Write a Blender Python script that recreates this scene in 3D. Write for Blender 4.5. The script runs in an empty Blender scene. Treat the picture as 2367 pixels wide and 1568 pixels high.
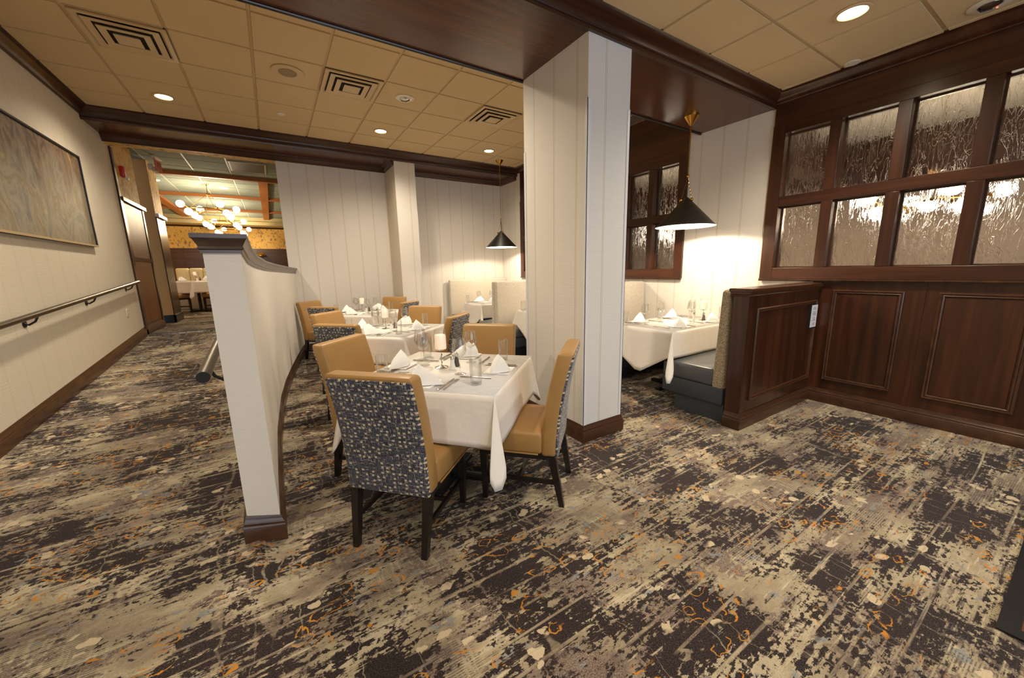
import bpy, bmesh, math, random
from mathutils import Vector, Matrix
random.seed(7)
S = bpy.context.scene
COL = S.collection
PI = math.pi

# ------------------------------------------------------------------ camera
cam_d = bpy.data.cameras.new('camera'); cam = bpy.data.objects.new('camera', cam_d); COL.objects.link(cam)
yaw, pitch, roll = .5605, .1842, -.0216
FPX = 864.784
cam_d.sensor_fit = 'HORIZONTAL'; cam_d.sensor_width = 36.0; cam_d.lens = FPX * 36.0 / 2367.0
cam_d.clip_start = .02; cam_d.clip_end = 100
_f = Vector((math.sin(yaw) * math.cos(pitch), math.cos(yaw) * math.cos(pitch), -math.sin(pitch)))
_r = Vector((math.cos(yaw), -math.sin(yaw), 0)); _u = _r.cross(_f)
_rt = _r * math.cos(roll) + _u * math.sin(roll); _up = -_r * math.sin(roll) + _u * math.cos(roll)
cam.matrix_world = Matrix(((_rt.x, _up.x, -_f.x, 0), (_rt.y, _up.y, -_f.y, 0), (_rt.z, _up.z, -_f.z, 1.4), (0, 0, 0, 1)))
S.camera = cam
# ------------------------------------------------------------------ world, exposure
w = bpy.data.worlds.new('world'); S.world = w; w.use_nodes = True
w.node_tree.nodes['Background'].inputs[0].default_value = (.75, .85, 1, 1)
w.node_tree.nodes['Background'].inputs[1].default_value = 1.0
S.view_settings.view_transform = 'Standard'; S.view_settings.look = 'None'
S.view_settings.exposure = 0.45; S.view_settings.gamma = 1.0; S.view_settings.use_curve_mapping = False

def area(name, loc, rot, sx, sy, power, color):
    l = bpy.data.lights.new(name, 'AREA'); l.shape = 'RECTANGLE'; l.size = sx; l.size_y = sy; l.energy = power; l.color = color
    o = bpy.data.objects.new(name, l); COL.objects.link(o); o.location = loc; o.rotation_euler = rot
    return o
def point(name, loc, power, color, r=.05):
    l = bpy.data.lights.new(name, 'POINT'); l.energy = power; l.color = color; l.shadow_soft_size = r
    o = bpy.data.objects.new(name, l); COL.objects.link(o); o.location = loc
    return o
def spot(name, loc, power, color, ang=150, r=.07, blend=.9):
    l = bpy.data.lights.new(name, 'SPOT'); l.energy = power; l.color = color; l.shadow_soft_size = r
    l.spot_size = math.radians(ang); l.spot_blend = blend
    o = bpy.data.objects.new(name, l); COL.objects.link(o); o.location = loc
    return o
WARM = (1, .78, .5); WARM2 = (1, .86, .66)
# daylight coming in through the window wall behind the camera
area('daylight_window', (1.6, -3.75, 1.7), (PI / 2, 0, 0), 5.4, 2.3, 54, (.86, .93, 1.0))

# ------------------------------------------------------------------ mesh helpers
class MB:
    def __init__(s): s.v = []; s.f = []
    def add(s, vs, fs):
        o = len(s.v); s.v += [tuple(p) for p in vs]; s.f += [tuple(i + o for i in f) for f in fs]; return s
    def box(s, x0, y0, z0, x1, y1, z1):
        return s.add([(x0, y0, z0), (x1, y0, z0), (x1, y1, z0), (x0, y1, z0), (x0, y0, z1), (x1, y0, z1), (x1, y1, z1), (x0, y1, z1)],
                     [(3, 2, 1, 0), (4, 5, 6, 7), (0, 1, 5, 4), (1, 2, 6, 5), (2, 3, 7, 6), (3, 0, 4, 7)])
    def taper(s, c0, s0, c1, s1):          # square post from centre c0 (half sizes s0) to c1
        (x, y, z), (X, Y, Z) = c0, c1; a, b = s0; A, B = s1
        return s.add([(x - a, y - b, z), (x + a, y - b, z), (x + a, y + b, z), (x - a, y + b, z), (X - A, Y - B, Z), (X + A, Y - B, Z), (X + A, Y + B, Z), (X - A, Y + B, Z)],
                     [(3, 2, 1, 0), (4, 5, 6, 7), (0, 1, 5, 4), (1, 2, 6, 5), (2, 3, 7, 6), (3, 0, 4, 7)])
    def prism(s, poly, vec):
        n = len(poly); vs = [tuple(p) for p in poly] + [tuple(Vector(p) + Vector(vec)) for p in poly]
        return s.add(vs, [tuple(range(n))[::-1], tuple(range(n, 2 * n))] + [(i, (i + 1) % n, n + (i + 1) % n, n + i) for i in range(n)])
    def lathe(s, prof, c=(0, 0, 0), seg=24, close=False):
        vs = []; fs = []; m = len(prof)
        for r, z in prof:
            for k in range(seg):
                a = 2 * PI * k / seg; vs.append((c[0] + r * math.cos(a), c[1] + r * math.sin(a), c[2] + z))
        rng = range(m if close else m - 1)
        for i in rng:
            j = (i + 1) % m
            for k in range(seg):
                k2 = (k + 1) % seg; fs.append((i * seg + k, i * seg + k2, j * seg + k2, j * seg + k))
        if not close:
            if prof[0][0] > 1e-6: fs.append(tuple(range(seg))[::-1])
            if prof[-1][0] > 1e-6: fs.append(tuple((m - 1) * seg + k for k in range(seg)))
        return s.add(vs, fs)
    def shell(s, prof, c=(0, 0, 0), seg=24):   # lathe without caps
        vs = []; fs = []
        for r, z in prof:
            for k in range(seg):
                a = 2 * PI * k / seg; vs.append((c[0] + r * math.cos(a), c[1] + r * math.sin(a), c[2] + z))
        for i in range(len(prof) - 1):
            for k in range(seg):
                k2 = (k + 1) % seg; fs.append((i * seg + k, i * seg + k2, (i + 1) * seg + k2, (i + 1) * seg + k))
        return s.add(vs, fs)
    def tube(s, path, r, seg=10):
        vs = []; fs = []; n = len(path); P = [Vector(p) for p in path]; up = Vector((0, 0, 1))
        for i, p in enumerate(P):
            d = (P[min(i + 1, n - 1)] - P[max(i - 1, 0)]).normalized()
            a = d.cross(up)
            if a.length < 1e-3: a = d.cross(Vector((1, 0, 0)))
            a.normalize(); b = d.cross(a); rr = r[i] if isinstance(r, (list, tuple)) else r
            for k in range(seg):
                t = 2 * PI * k / seg; vs.append(p + a * rr * math.cos(t) + b * rr * math.sin(t))
        for i in range(n - 1):
            for k in range(seg):
                k2 = (k + 1) % seg; fs.append((i * seg + k, i * seg + k2, (i + 1) * seg + k2, (i + 1) * seg + k))
        fs.append(tuple(range(seg))[::-1]); fs.append(tuple((n - 1) * seg + k for k in range(seg)))
        return s.add(vs, fs)
    def sphere(s, c, r, seg=14, rings=8):
        return s.lathe([(r * math.sin(PI * i / rings), r * -math.cos(PI * i / rings)) for i in range(rings + 1)], c, seg)
    def sweep(s, path, prof, side=1, closed=False):
        # path: (x,y,z); prof: (out,z) closed polygon; out is to the left of travel * side
        P = [Vector(p) for p in path]; n = len(P); m = len(prof); vs = []; fs = []
        for i in range(n):
            if closed: a, b = P[i] - P[i - 1], P[(i + 1) % n] - P[i]
            else: a, b = (P[i] - P[i - 1] if i else P[1] - P[0]), (P[i + 1] - P[i] if i < n - 1 else P[-1] - P[-2])
            a = Vector((a.x, a.y)).normalized(); b = Vector((b.x, b.y)).normalized()
            na = Vector((-a.y, a.x)) * side; nb = Vector((-b.y, b.x)) * side
            k = na + nb; k = k / max(.2, (1 + na.dot(nb)))
            for o, z in prof: vs.append((P[i].x + k.x * o, P[i].y + k.y * o, P[i].z + z))
        for i in range(n if closed else n - 1):
            j = (i + 1) % n
            for q in range(m):
                q2 = (q + 1) % m; fs.append((i * m + q, i * m + q2, j * m + q2, j * m + q))
        if not closed: fs.append(tuple(range(m))); fs.append(tuple((n - 1) * m + q for q in range(m))[::-1])
        return s.add(vs, fs)
    def frame(s, o, a, b, n, wd, ht, prof):
        # mitred frame on a rectangle: corner o, unit axes a,b, normal n; prof: (inward, out) polygon
        o, a, b, n = map(Vector, (o, a, b, n)); m = len(prof); vs = []; fs = []
        for (u, v, su, sv) in ((0, 0, 1, 1), (wd, 0, -1, 1), (wd, ht, -1, -1), (0, ht, 1, -1)):
            for d, h in prof: vs.append(o + a * (u + su * d) + b * (v + sv * d) + n * h)
        for i in range(4):
            j = (i + 1) % 4
            for q in range(m):
                q2 = (q + 1) % m; fs.append((i * m + q, i * m + q2, j * m + q2, j * m + q))
        return s.add(vs, fs)
    def grid(s, fn, nu, nv):
        vs = [fn(i / nu, j / nv) for i in range(nu + 1) for j in range(nv + 1)]
        return s.add(vs, [(i * (nv + 1) + j, (i + 1) * (nv + 1) + j, (i + 1) * (nv + 1) + j + 1, i * (nv + 1) + j + 1) for i in range(nu) for j in range(nv)])
    def rbox(s, x0, y0, z0, x1, y1, z1, r=.02, seg=3, fn=None):
        bm = bmesh.new(); bmesh.ops.create_cube(bm, size=1)
        for v in bm.verts: v.co = Vector((x0 + (v.co.x + .5) * (x1 - x0), y0 + (v.co.y + .5) * (y1 - y0), z0 + (v.co.z + .5) * (z1 - z0)))
        bmesh.ops.bevel(bm, geom=list(bm.edges), offset=r, segments=seg, affect='EDGES', profile=.5)
        if fn:
            bmesh.ops.subdivide_edges(bm, edges=[e for e in bm.edges if e.calc_length() > .1], cuts=5, use_grid_fill=True)
            for v in bm.verts: v.co = Vector(fn(v.co))
        bm.verts.ensure_lookup_table(); bm.verts.index_update()
        s.add([v.co[:] for v in bm.verts], [tuple(v.index for v in f.verts) for f in bm.faces]); bm.free(); return s
    def mesh(s, name, mat, smooth=True, ang=35):
        me = bpy.data.meshes.new(name); me.from_pydata(s.v, [], s.f)
        bm = bmesh.new(); bm.from_mesh(me); bmesh.ops.recalc_face_normals(bm, faces=bm.faces); bm.to_mesh(me); bm.free()
        me.materials.append(mat)
        if smooth:
            me.polygons.foreach_set('use_smooth', [True] * len(me.polygons)); me.set_sharp_from_angle(angle=math.radians(ang))
        me.update(); return me
    def build(s, name, mat, parent=None, smooth=True, ang=35, bevel=0, loc=None):
        o = bpy.data.objects.new(name, s.mesh(name, mat, smooth, ang)); COL.objects.link(o)
        if parent is not None: o.parent = parent
        if loc is not None: o.location = loc
        if bevel:
            b = o.modifiers.new('bevel', 'BEVEL'); b.width = bevel; b.segments = 2; b.limit_method = 'ANGLE'
        return o
def tag(o, label, cat, group=None):
    o['label'] = label; o['category'] = cat
    if group: o['group'] = group
    return o
def thing(name, label, cat, loc=(0, 0, 0), rz=0, group=None):
    o = bpy.data.objects.new(name, None); COL.objects.link(o); o.location = loc; o.rotation_euler = (0, 0, rz); o.empty_display_size = .1
    return tag(o, label, cat, group)
def struct(o, label=None, cat=None):
    o['kind'] = 'structure'
    if label: o['label'] = label
    if cat: o['category'] = cat
    return o
def root(name, label, cat):
    return struct(thing(name, label, cat), label, cat)
def dup(src, loc, rz, label, group=None):
    r = src.copy(); COL.objects.link(r); r.location = loc; r.rotation_euler = (0, 0, rz); r['label'] = label
    if group: r['group'] = group
    for ch in src.children:
        c = ch.copy(); COL.objects.link(c); c.parent = r
        for g in ch.children:
            d = g.copy(); COL.objects.link(d); d.parent = c
    return r

# ------------------------------------------------------------------ materials
class G:
    def __init__(s, name):
        s.m = bpy.data.materials.new(name); s.m.use_nodes = True; s.t = s.m.node_tree; s.b = s.t.nodes['Principled BSDF']
    def put(s, sock, v):
        if hasattr(v, 'is_output'): s.t.links.new(v, sock)
        elif isinstance(v, tuple) and len(v) == 3 and sock.type == 'RGBA': sock.default_value = (*v, 1)
        else: sock.default_value = v
    def n(s, typ, ins=None, out=0, **props):
        nd = s.t.nodes.new('ShaderNode' + typ)
        for k, v in props.items(): setattr(nd, k, v)
        for k, v in (ins or {}).items(): s.put(nd.inputs[k], v)
        return nd.outputs[out]
    def obj(s): return s.n('TexCoord', out=3)
    def pos(s): return s.n('NewGeometry', out=0)
    def map(s, vec, scale=(1, 1, 1), loc=(0, 0, 0), rot=(0, 0, 0)): return s.n('Mapping', {0: vec, 1: loc, 2: rot, 3: scale})
    def noise(s, vec, scale=1, detail=3, rough=.5, dist=0, out=0): return s.n('TexNoise', {'Vector': vec, 'Scale': scale, 'Detail': detail, 'Roughness': rough, 'Distortion': dist}, out)
    def math(s, op, a, b=0, c=0): return s.n('Math', {0: a, 1: b, 2: c}, operation=op)
    def mix(s, f, a, b, mode='MIX'): return s.n('Mix', {0: f, 6: a, 7: b}, 2, data_type='RGBA', blend_type=mode)
    def ramp(s, f, stops, interp='LINEAR'):
        nd = s.t.nodes.new('ShaderNodeValToRGB'); s.put(nd.inputs[0], f); cr = nd.color_ramp; cr.interpolation = interp
        while len(cr.elements) < len(stops): cr.elements.new(.5)
        for e, (p, c) in zip(cr.elements, stops): e.position = p; e.color = (*c, 1) if isinstance(c, tuple) else (c, c, c, 1)
        return nd.outputs[0]
    def step(s, v, a, b): return s.n('MapRange', {0: v, 1: a, 2: b, 3: 0.0, 4: 1.0}, interpolation_type='SMOOTHSTEP')
    def sep(s, v):
        nd = s.t.nodes.new('ShaderNodeSeparateXYZ'); s.put(nd.inputs[0], v); return nd.outputs
    def comb(s, x, y, z): return s.n('CombineXYZ', {0: x, 1: y, 2: z})
    def bump(s, h, strength=.3, dist=.01): s.put(s.b.inputs['Normal'], s.n('Bump', {'Height': h, 'Strength': strength, 'Distance': dist}))
    def set(s, **k):
        nm = dict(color='Base Color', rough='Roughness', metal='Metallic', coat='Coat Weight', crough='Coat Roughness', trans='Transmission Weight', ior='IOR', emit='Emission Color', estr='Emission Strength', spec='Specular IOR Level', sheen='Sheen Weight', alpha='Alpha')
        for a, v in k.items(): s.put(s.b.inputs[nm[a]], v)
        return s
def sr(r, g, b):
    return tuple(((c / 255) / 12.92 if c / 255 <= .04045 else ((c / 255 + .055) / 1.055) ** 2.4) for c in (r, g, b))
def plain(name, col, rough=.5, **k): return G(name).set(color=col, rough=rough, **k).m

def wood(name, axis, dark, mid, light, rough=.3, coat=.12):
    g = G(name); v = g.obj(); sc = [14, 14, 14]; sc[axis] = .7
    n1 = g.noise(g.map(v, tuple(sc)), 1.0, 6, .6, .6); n2 = g.noise(g.map(v, tuple(x * .22 for x in sc)), 1, 3, .5, .3)
    fine = g.noise(g.map(v, tuple(x * 7 for x in sc)), 1, 2, .5)
    t = g.math('ADD', g.math('MULTIPLY', n1, .6), g.math('MULTIPLY', n2, .4))
    c = g.ramp(t, [(.32, dark), (.5, mid), (.7, light)])
    c = g.mix(g.math('MULTIPLY', fine, .35), c, dark)
    g.set(color=c, rough=rough, coat=coat, crough=.15); g.bump(fine, .08, .002); return g.m
WD = (sr(33, 16, 9), sr(64, 33, 17), sr(92, 51, 27))
W_X = wood('wood_grain_x', 0, *WD); W_Y = wood('wood_grain_y', 1, *WD); W_Z = wood('wood_grain_z', 2, *WD)
W_BEAM = wood('wood_beam', 0, sr(56, 27, 14), sr(86, 45, 24), sr(108, 61, 35), .24, .1)
W_TRIM = wood('wood_trim', 0, sr(46, 26, 15), sr(70, 42, 24), sr(94, 59, 35), .3)
W_CAP = wood('wood_cap', 1, sr(52, 38, 32), sr(74, 56, 47), sr(92, 70, 58), .3)
W_FLOOR = wood('wood_floor', 0, sr(60, 32, 20), sr(98, 58, 38), sr(122, 76, 50), .4, .1)

def wallpaper(name, axis, off, base=sr(226, 220, 212), line=sr(186, 164, 122), period=.2631, amt=.8):
    g = G(name); p = g.pos(); x, y, z = g.sep(p); u = (x, y)[axis]
    slub = g.noise(g.map(p, (6, 6, 170)), 1, 4, .6, .2); big = g.noise(g.map(p, (.7, .7, .5)), 1, 2)
    c = g.mix(g.math('MULTIPLY', slub, .5), base, tuple(q * .8 for q in base)); c = g.mix(g.math('MULTIPLY', big, .12), c, tuple(q * .85 for q in base))
    if line:
        t = g.math('MODULO', g.math('ADD', u, 50 * period - off + period / 2), period); t = g.math('ABSOLUTE', g.math('SUBTRACT', t, period / 2))
        d = g.math('ABSOLUTE', g.math('SUBTRACT', t, .0062)); m = g.math('SUBTRACT', 1, g.step(d, .0012, .0032))
        c = g.mix(g.math('MULTIPLY', m, amt), c, line)
    g.set(color=c, rough=.75, spec=.25); g.bump(slub, .25, .004); return g.m
WP_BACK = wallpaper('wallpaper_back', 0, .443)
WP_COLF = wallpaper('wallpaper_column_front', 0, 2.166, sr(222, 219, 216))
WP_COLL = wallpaper('wallpaper_column_side', 1, 2.228)
WP_RIGHT = wallpaper('wallpaper_right', 1, 2.363)
WP_LEFT = wallpaper('wallpaper_left', 1, 5.33, sr(222, 212, 194), sr(196, 176, 138), amt=.45)
WP_PLAIN = wallpaper('wallpaper_plain', 1, 0, sr(224, 218, 210), None)

def ceiling_mat(name, base):
    g = G(name); p = g.pos(); n = g.noise(p, 260, 3, .7); n2 = g.noise(p, 3, 3)
    c = g.mix(g.step(n, .58, .7), base, tuple(q * .55 for q in base)); c = g.mix(g.math('MULTIPLY', n2, .25), c, tuple(q * .8 for q in base))
    g.set(color=c, rough=.9, spec=.1); g.bump(n, .3, .003); return g.m
TILE = ceiling_mat('ceiling_tile', sr(216, 192, 152)); TILE_FAR = ceiling_mat('ceiling_tile_far', sr(150, 160, 150))
TEE = plain('ceiling_tee', sr(196, 170, 128), .5); TEE_FAR = plain('ceiling_tee_far', sr(215, 212, 200), .5)

def carpet():
    g = G('carpet'); p = g.pos()
    def warp(v, sc, amt, det=3): return g.n('VectorMath', {0: v, 1: g.n('VectorMath', {0: g.n('VectorMath', {0: g.noise(v, sc, det, .6, out=1), 1: (.5, .5, .5)}, operation='SUBTRACT'), 3: amt}, operation='SCALE')}, operation='ADD')
    def band(v, c, a, b): return g.math('SUBTRACT', 1, g.step(g.math('ABSOLUTE', g.math('SUBTRACT', v, c)), a, b))
    def mul(a, b): return g.math('MULTIPLY', a, b)
    q = warp(p, 7, .10); r = warp(q, 24, .035)
    x, y, z = g.sep(p); X, Y, Z = g.sep(r)
    speck = g.noise(g.map(p, (170, 240, 1)), 1, 2, .6)
    streak = g.noise(g.map(p, (3.2, 46, 1)), 1, 4, .7)
    tone = g.noise(g.map(q, (1.8, 5, 1), (7, 3, 0)), 1, 6, .65)
    base = g.ramp(tone, [(.34, sr(104, 90, 84)), (.44, sr(146, 132, 112)), (.54, sr(164, 152, 126)), (.66, sr(192, 179, 154))])
    base = g.mix(mul(g.step(speck, .48, .66), .4), base, sr(112, 96, 82))
    # taupe ragged patches
    tp = g.math('ADD', g.noise(g.map(r, (2.8, 4.4, 1), (3, 9, 0)), 1, 6, .7), g.math('ADD', mul(g.math('SUBTRACT', streak, .5), .25), mul(g.math('SUBTRACT', g.noise(g.map(p, (40, 55, 1), (3, 3, 0)), 1, 3, .65), .5), .4)))
    base = g.mix(mul(g.step(tp, .525, .555), .85), base, g.mix(g.step(speck, .35, .65), sr(78, 64, 60), sr(142, 124, 112)))
    # fine streak lines
    base = g.mix(mul(g.step(streak, .60, .66), .7), base, sr(74, 64, 62)); base = g.mix(mul(g.step(streak, .40, .33), .55), base, sr(208, 196, 168))
    bl = g.noise(g.map(r, (8, 14, 1), (1, 5, 0)), 1, 4, .6); base = g.mix(mul(g.step(bl, .61, .65), .75), base, sr(128, 134, 136))
    # fine hatching in patches
    hm = g.step(g.noise(g.map(q, (1.8, 2.8, 1), (11, 2, 0)), 1, 3), .55, .6)
    ht = g.step(g.math('SINE', mul(g.math('ADD', y, mul(X, .015)), 2 * PI * 105)), .0, .5); ht = mul(ht, g.step(g.noise(g.map(p, (60, 8, 1)), 1, 1), .4, .5))
    base = g.mix(mul(mul(hm, ht), .7), base, sr(78, 72, 70))
    # dark patches with ragged, streaked edges, cut by thin light lines
    rag = g.noise(g.map(p, (34, 48, 1)), 1, 3, .65)
    big = g.noise(g.map(q, (1.7, 2.4, 1)), 1, 6, .66)
    d = g.math('ADD', big, g.math('ADD', mul(g.math('SUBTRACT', streak, .5), .27), mul(g.math('SUBTRACT', rag, .5), .42)))
    med = g.math('ADD', g.noise(g.map(r, (7, 13, 1), (6, 1, 0)), 1, 5, .7), mul(g.math('SUBTRACT', streak, .5), .5))
    dm = g.math('MAXIMUM', g.step(d, .49, .515), mul(g.step(med, .6, .63), .9))
    dm = mul(dm, g.math('SUBTRACT', 1, mul(g.step(med, .42, .38), .85)))
    dark = g.mix(g.step(speck, .35, .7), sr(26, 21, 22), sr(70, 58, 56))
    fr = g.math('FRACT', g.math('ADD', mul(y, 8.6), mul(g.noise(g.map(p, (.3, 2.2, 1)), 1, 1), 1.6))); l1 = fr; l2 = g.noise(g.map(q, (6, .3, 1), (5, 0, 0)), 1, 1, .4)
    lw = mul(g.step(g.noise(g.map(p, (2.5, 3.5, 1), (8, 2, 0)), 1, 2), .4, .5), .95); ln = g.math('MAXIMUM', mul(band(l1, .5, .03, .065), lw), mul(band(l2, .5, .004, .010), .6))
    dm = mul(dm, g.math('SUBTRACT', 1, mul(ln, .9)))
    c = g.mix(dm, base, dark)
    # cream pebbles of uneven size
    vo = g.n('TexVoronoi', {'Vector': g.map(r, (12, 19, 0)), 'Scale': 1.0, 'Randomness': 1.0}, 0)
    sz = g.n('TexVoronoi', {'Vector': g.map(r, (12, 19, 0)), 'Scale': 1.0, 'Randomness': 1.0}, 1); s0 = g.sep(sz)[0]
    cm = g.step(g.noise(g.map(p, (2.2, 3.2, 1), (4, 4, 0)), 1, 3), .5, .54)
    lim = mul(g.step(s0, .35, 1.0), .42)
    peb = mul(cm, g.math('GREATER_THAN', lim, vo)); peb = mul(peb, g.step(streak, .36, .42))
    c = g.mix(mul(peb, .85), c, g.mix(speck, sr(186, 168, 140), sr(212, 196, 166)))
    # amber outlines
    om = g.step(g.noise(g.map(p, (1.5, 2.2, 1), (2, 8, 0)), 1, 3), .485, .52)
    vv = g.map(r, (9.5, 15, 0), (.35, .2, 0))
    vo2 = g.n('TexVoronoi', {'Vector': vv, 'Scale': 1.0, 'Randomness': 1.0}, 0); s2 = g.sep(g.n('TexVoronoi', {'Vector': vv, 'Scale': 1.0, 'Randomness': 1.0}, 1))
    rad = g.math('ADD', .22, mul(s2[1], .28))
    ring = g.math('SUBTRACT', 1, g.step(g.math('ABSOLUTE', g.math('SUBTRACT', vo2, rad)), .018, .04))
    br = mul(g.step(g.noise(g.map(p, (10, 14, 1)), 1, 2), .42, .5), g.math('GREATER_THAN', s2[0], .25))
    c = g.mix(mul(mul(ring, br), mul(om, .92)), c, sr(190, 128, 44))
    pile = g.noise(p, 420, 2)
    g.set(color=c, rough=.95, spec=.08, sheen=.1); g.bump(pile, .5, .004); return g.m
CARPET = carpet()

LEATHER = G('gold_leather'); _n = LEATHER.noise(LEATHER.obj(), 180, 3); LEATHER.set(color=LEATHER.mix(LEATHER.noise(LEATHER.obj(), 5, 2), sr(170, 132, 78), sr(154, 116, 66)), rough=.42, spec=.5); LEATHER.bump(_n, .12, .002); LEATHER = LEATHER.m
def pattern():
    g = G('geometric_fabric'); x, y, z = g.sep(g.obj())
    def cells(sx, sz, ox, oz):
        u = g.math('ADD', g.math('DIVIDE', x, sx), 50 + ox); v = g.math('ADD', g.math('DIVIDE', z, sz), 50 + oz)
        fu, fv = g.math('FLOOR', u), g.math('FLOOR', v)
        wn = g.n('TexWhiteNoise', {0: g.comb(fu, fv, 0)}, 1)
        r = g.sep(wn); return g.math('SUBTRACT', u, fu), g.math('SUBTRACT', v, fv), r
    def rect(fu, fv, r, w, h, thr):
        cu = g.math('ADD', .3, g.math('MULTIPLY', r[0], .4)); cv = g.math('ADD', .3, g.math('MULTIPLY', r[1], .4))
        a = g.math('LESS_THAN', g.math('ABSOLUTE', g.math('SUBTRACT', fu, cu)), w); b = g.math('LESS_THAN', g.math('ABSOLUTE', g.math('SUBTRACT', fv, cv)), h)
        return g.math('MULTIPLY', g.math('MULTIPLY', a, b), g.math('LESS_THAN', r[2], thr))
    a = rect(*cells(.030, .026, 0, 0), .22, .2, .62)
    b = rect(*cells(.0215, .0185, .4, .3), .36, .10, .42); b2 = rect(*cells(.019, .026, .1, .7), .11, .28, .42)
    dsh = rect(*cells(.0098, .0165, .2, .5), .2, .36, .8); ds2 = rect(*cells(.0165, .0085, .6, .1), .4, .17, .6)
    c = g.mix(g.math('MAXIMUM', dsh, ds2), sr(36, 38, 50), sr(96, 98, 112))
    c = g.mix(g.math('MAXIMUM', b, b2), c, sr(158, 150, 140)); c = g.mix(a, c, sr(214, 200, 172))
    c = g.mix(g.math('MULTIPLY', g.noise(g.obj(), 500, 2), .3), c, sr(60, 58, 66))
    g.set(color=c, rough=.75, sheen=.2); return g.m
FABRIC = pattern()
BLACKW = plain('espresso_wood', sr(24, 18, 16), .35, coat=.2)
def weave(name, a, b, sc=260):
    g = G(name); v = g.obj(); n = g.noise(g.map(v, (sc, sc, sc * .5)), 1, 3, .7); n2 = g.noise(g.map(v, (30, 30, 160)), 1, 3)
    g.set(color=g.mix(g.step(g.math('ADD', g.math('MULTIPLY', n, .7), g.math('MULTIPLY', n2, .3)), .4, .6), a, b), rough=.9, sheen=.2); g.bump(n, .4, .003); return g.m
TWEED = weave('booth_tweed', sr(122, 104, 78), sr(192, 178, 150), 190); TWEED_L = weave('booth_fabric', sr(176, 166, 150), sr(206, 198, 184))
VINYL = plain('slate_vinyl', sr(82, 85, 88), .3, spec=.5); VINYL_D = plain('slate_vinyl_base', sr(62, 69, 76), .45)
def cloth_mat():
    g = G('white_cloth'); v = g.obj(); n = g.noise(v, 7, 4, .5); w2 = g.noise(g.map(v, (600, 600, 600)), 1, 2)
    g.set(color=sr(232, 226, 218), rough=.85, spec=.2, sheen=.1); g.bump(g.math('ADD', g.math('MULTIPLY', n, 1), g.math('MULTIPLY', w2, .03)), .35, .02); return g.m
CLOTH = cloth_mat(); NAPKIN = plain('napkin_linen', sr(236, 234, 232), .8)
CHINA = plain('china', sr(238, 236, 232), .15)
STEEL = plain('steel', sr(196, 192, 186), .22, metal=1.0); BRASS = plain('brass', sr(196, 150, 70), .25, metal=1.0); NICKEL = plain('satin_nickel', sr(112, 104, 96), .3, metal=1.0)
BLACKM = plain('black_metal', sr(22, 23, 25), .45); SHADE = plain('shade_black', sr(46, 42, 36), .38, metal=.5); SHADE_IN = plain('shade_white', sr(245, 240, 230), .6)
WHITEP = plain('white_plastic', sr(228, 220, 205), .4); BEIGEP = plain('beige_plastic', sr(205, 180, 138), .45); DARKV = plain('vent_dark', sr(40, 30, 18), .7)
REDP = plain('red_plastic', sr(190, 32, 22), .35); TAN = plain('tan_paint', sr(196, 152, 92), .6); GUARD = plain('corner_guard', sr(220, 220, 224), .35)
def clear_glass():
    m = bpy.data.materials.new('clear_glass'); m.use_nodes = True; t = m.node_tree; t.nodes.clear()
    o = t.nodes.new('ShaderNodeOutputMaterial'); mx = t.nodes.new('ShaderNodeMixShader'); tr = t.nodes.new('ShaderNodeBsdfTransparent'); gl = t.nodes.new('ShaderNodeBsdfGlossy')
    lw = t.nodes.new('ShaderNodeLayerWeight'); lw.inputs[0].default_value = .32; gl.inputs['Roughness'].default_value = .02; tr.inputs[0].default_value = (.985, .99, .985, 1)
    mm = t.nodes.new('ShaderNodeMath'); mm.operation = 'MULTIPLY_ADD'; mm.inputs[1].default_value = .62; mm.inputs[2].default_value = .03
    t.links.new(lw.outputs['Facing'], mm.inputs[0]); t.links.new(mm.outputs[0], mx.inputs[0]); t.links.new(tr.outputs[0], mx.inputs[1]); t.links.new(gl.outputs[0], mx.inputs[2]); t.links.new(mx.outputs[0], o.inputs[0]); return m
GLASS = clear_glass()
def rain_glass():
    g = G('rain_glass'); v = g.pos()
    n = g.noise(g.map(v, (1, 17, 5)), 1, 3, .55, 1.2); r1 = g.math('POWER', g.math('SUBTRACT', 1, g.math('ABSOLUTE', g.math('SUBTRACT', g.math('MULTIPLY', n, 2), 1))), 22)
    n2 = g.noise(g.map(v, (1, 30, 6), (0, 3, 9)), 1, 2, .5, .8); r2 = g.math('POWER', g.math('SUBTRACT', 1, g.math('ABSOLUTE', g.math('SUBTRACT', g.math('MULTIPLY', n2, 2), 1))), 26)
    soft = g.noise(g.map(v, (1, 5, 1.5)), 1, 2)
    h = g.math('ADD', g.math('ADD', r1, g.math('MULTIPLY', r2, .6)), g.math('MULTIPLY', soft, .8))
    g.set(color=(1, 1, 1), rough=.0, trans=1.0, ior=1.45); g.bump(h, .35, .004); return g.m
RAIN = rain_glass()
def emit(name, col, s): return G(name).set(color=col, emit=col, estr=s).m
LAMP_E = emit('lamp_lens', (1, .88, .62), 9); GLOBE_E = emit('globe_glow', (1, .9, .72), 6); BULB_E = emit('bulb_glow', (1, .85, .6), 30); CANDLE_E = G('candle_wax').set(color=sr(240, 224, 210), rough=.4, emit=(1, .72, .5), estr=.3).m
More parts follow.
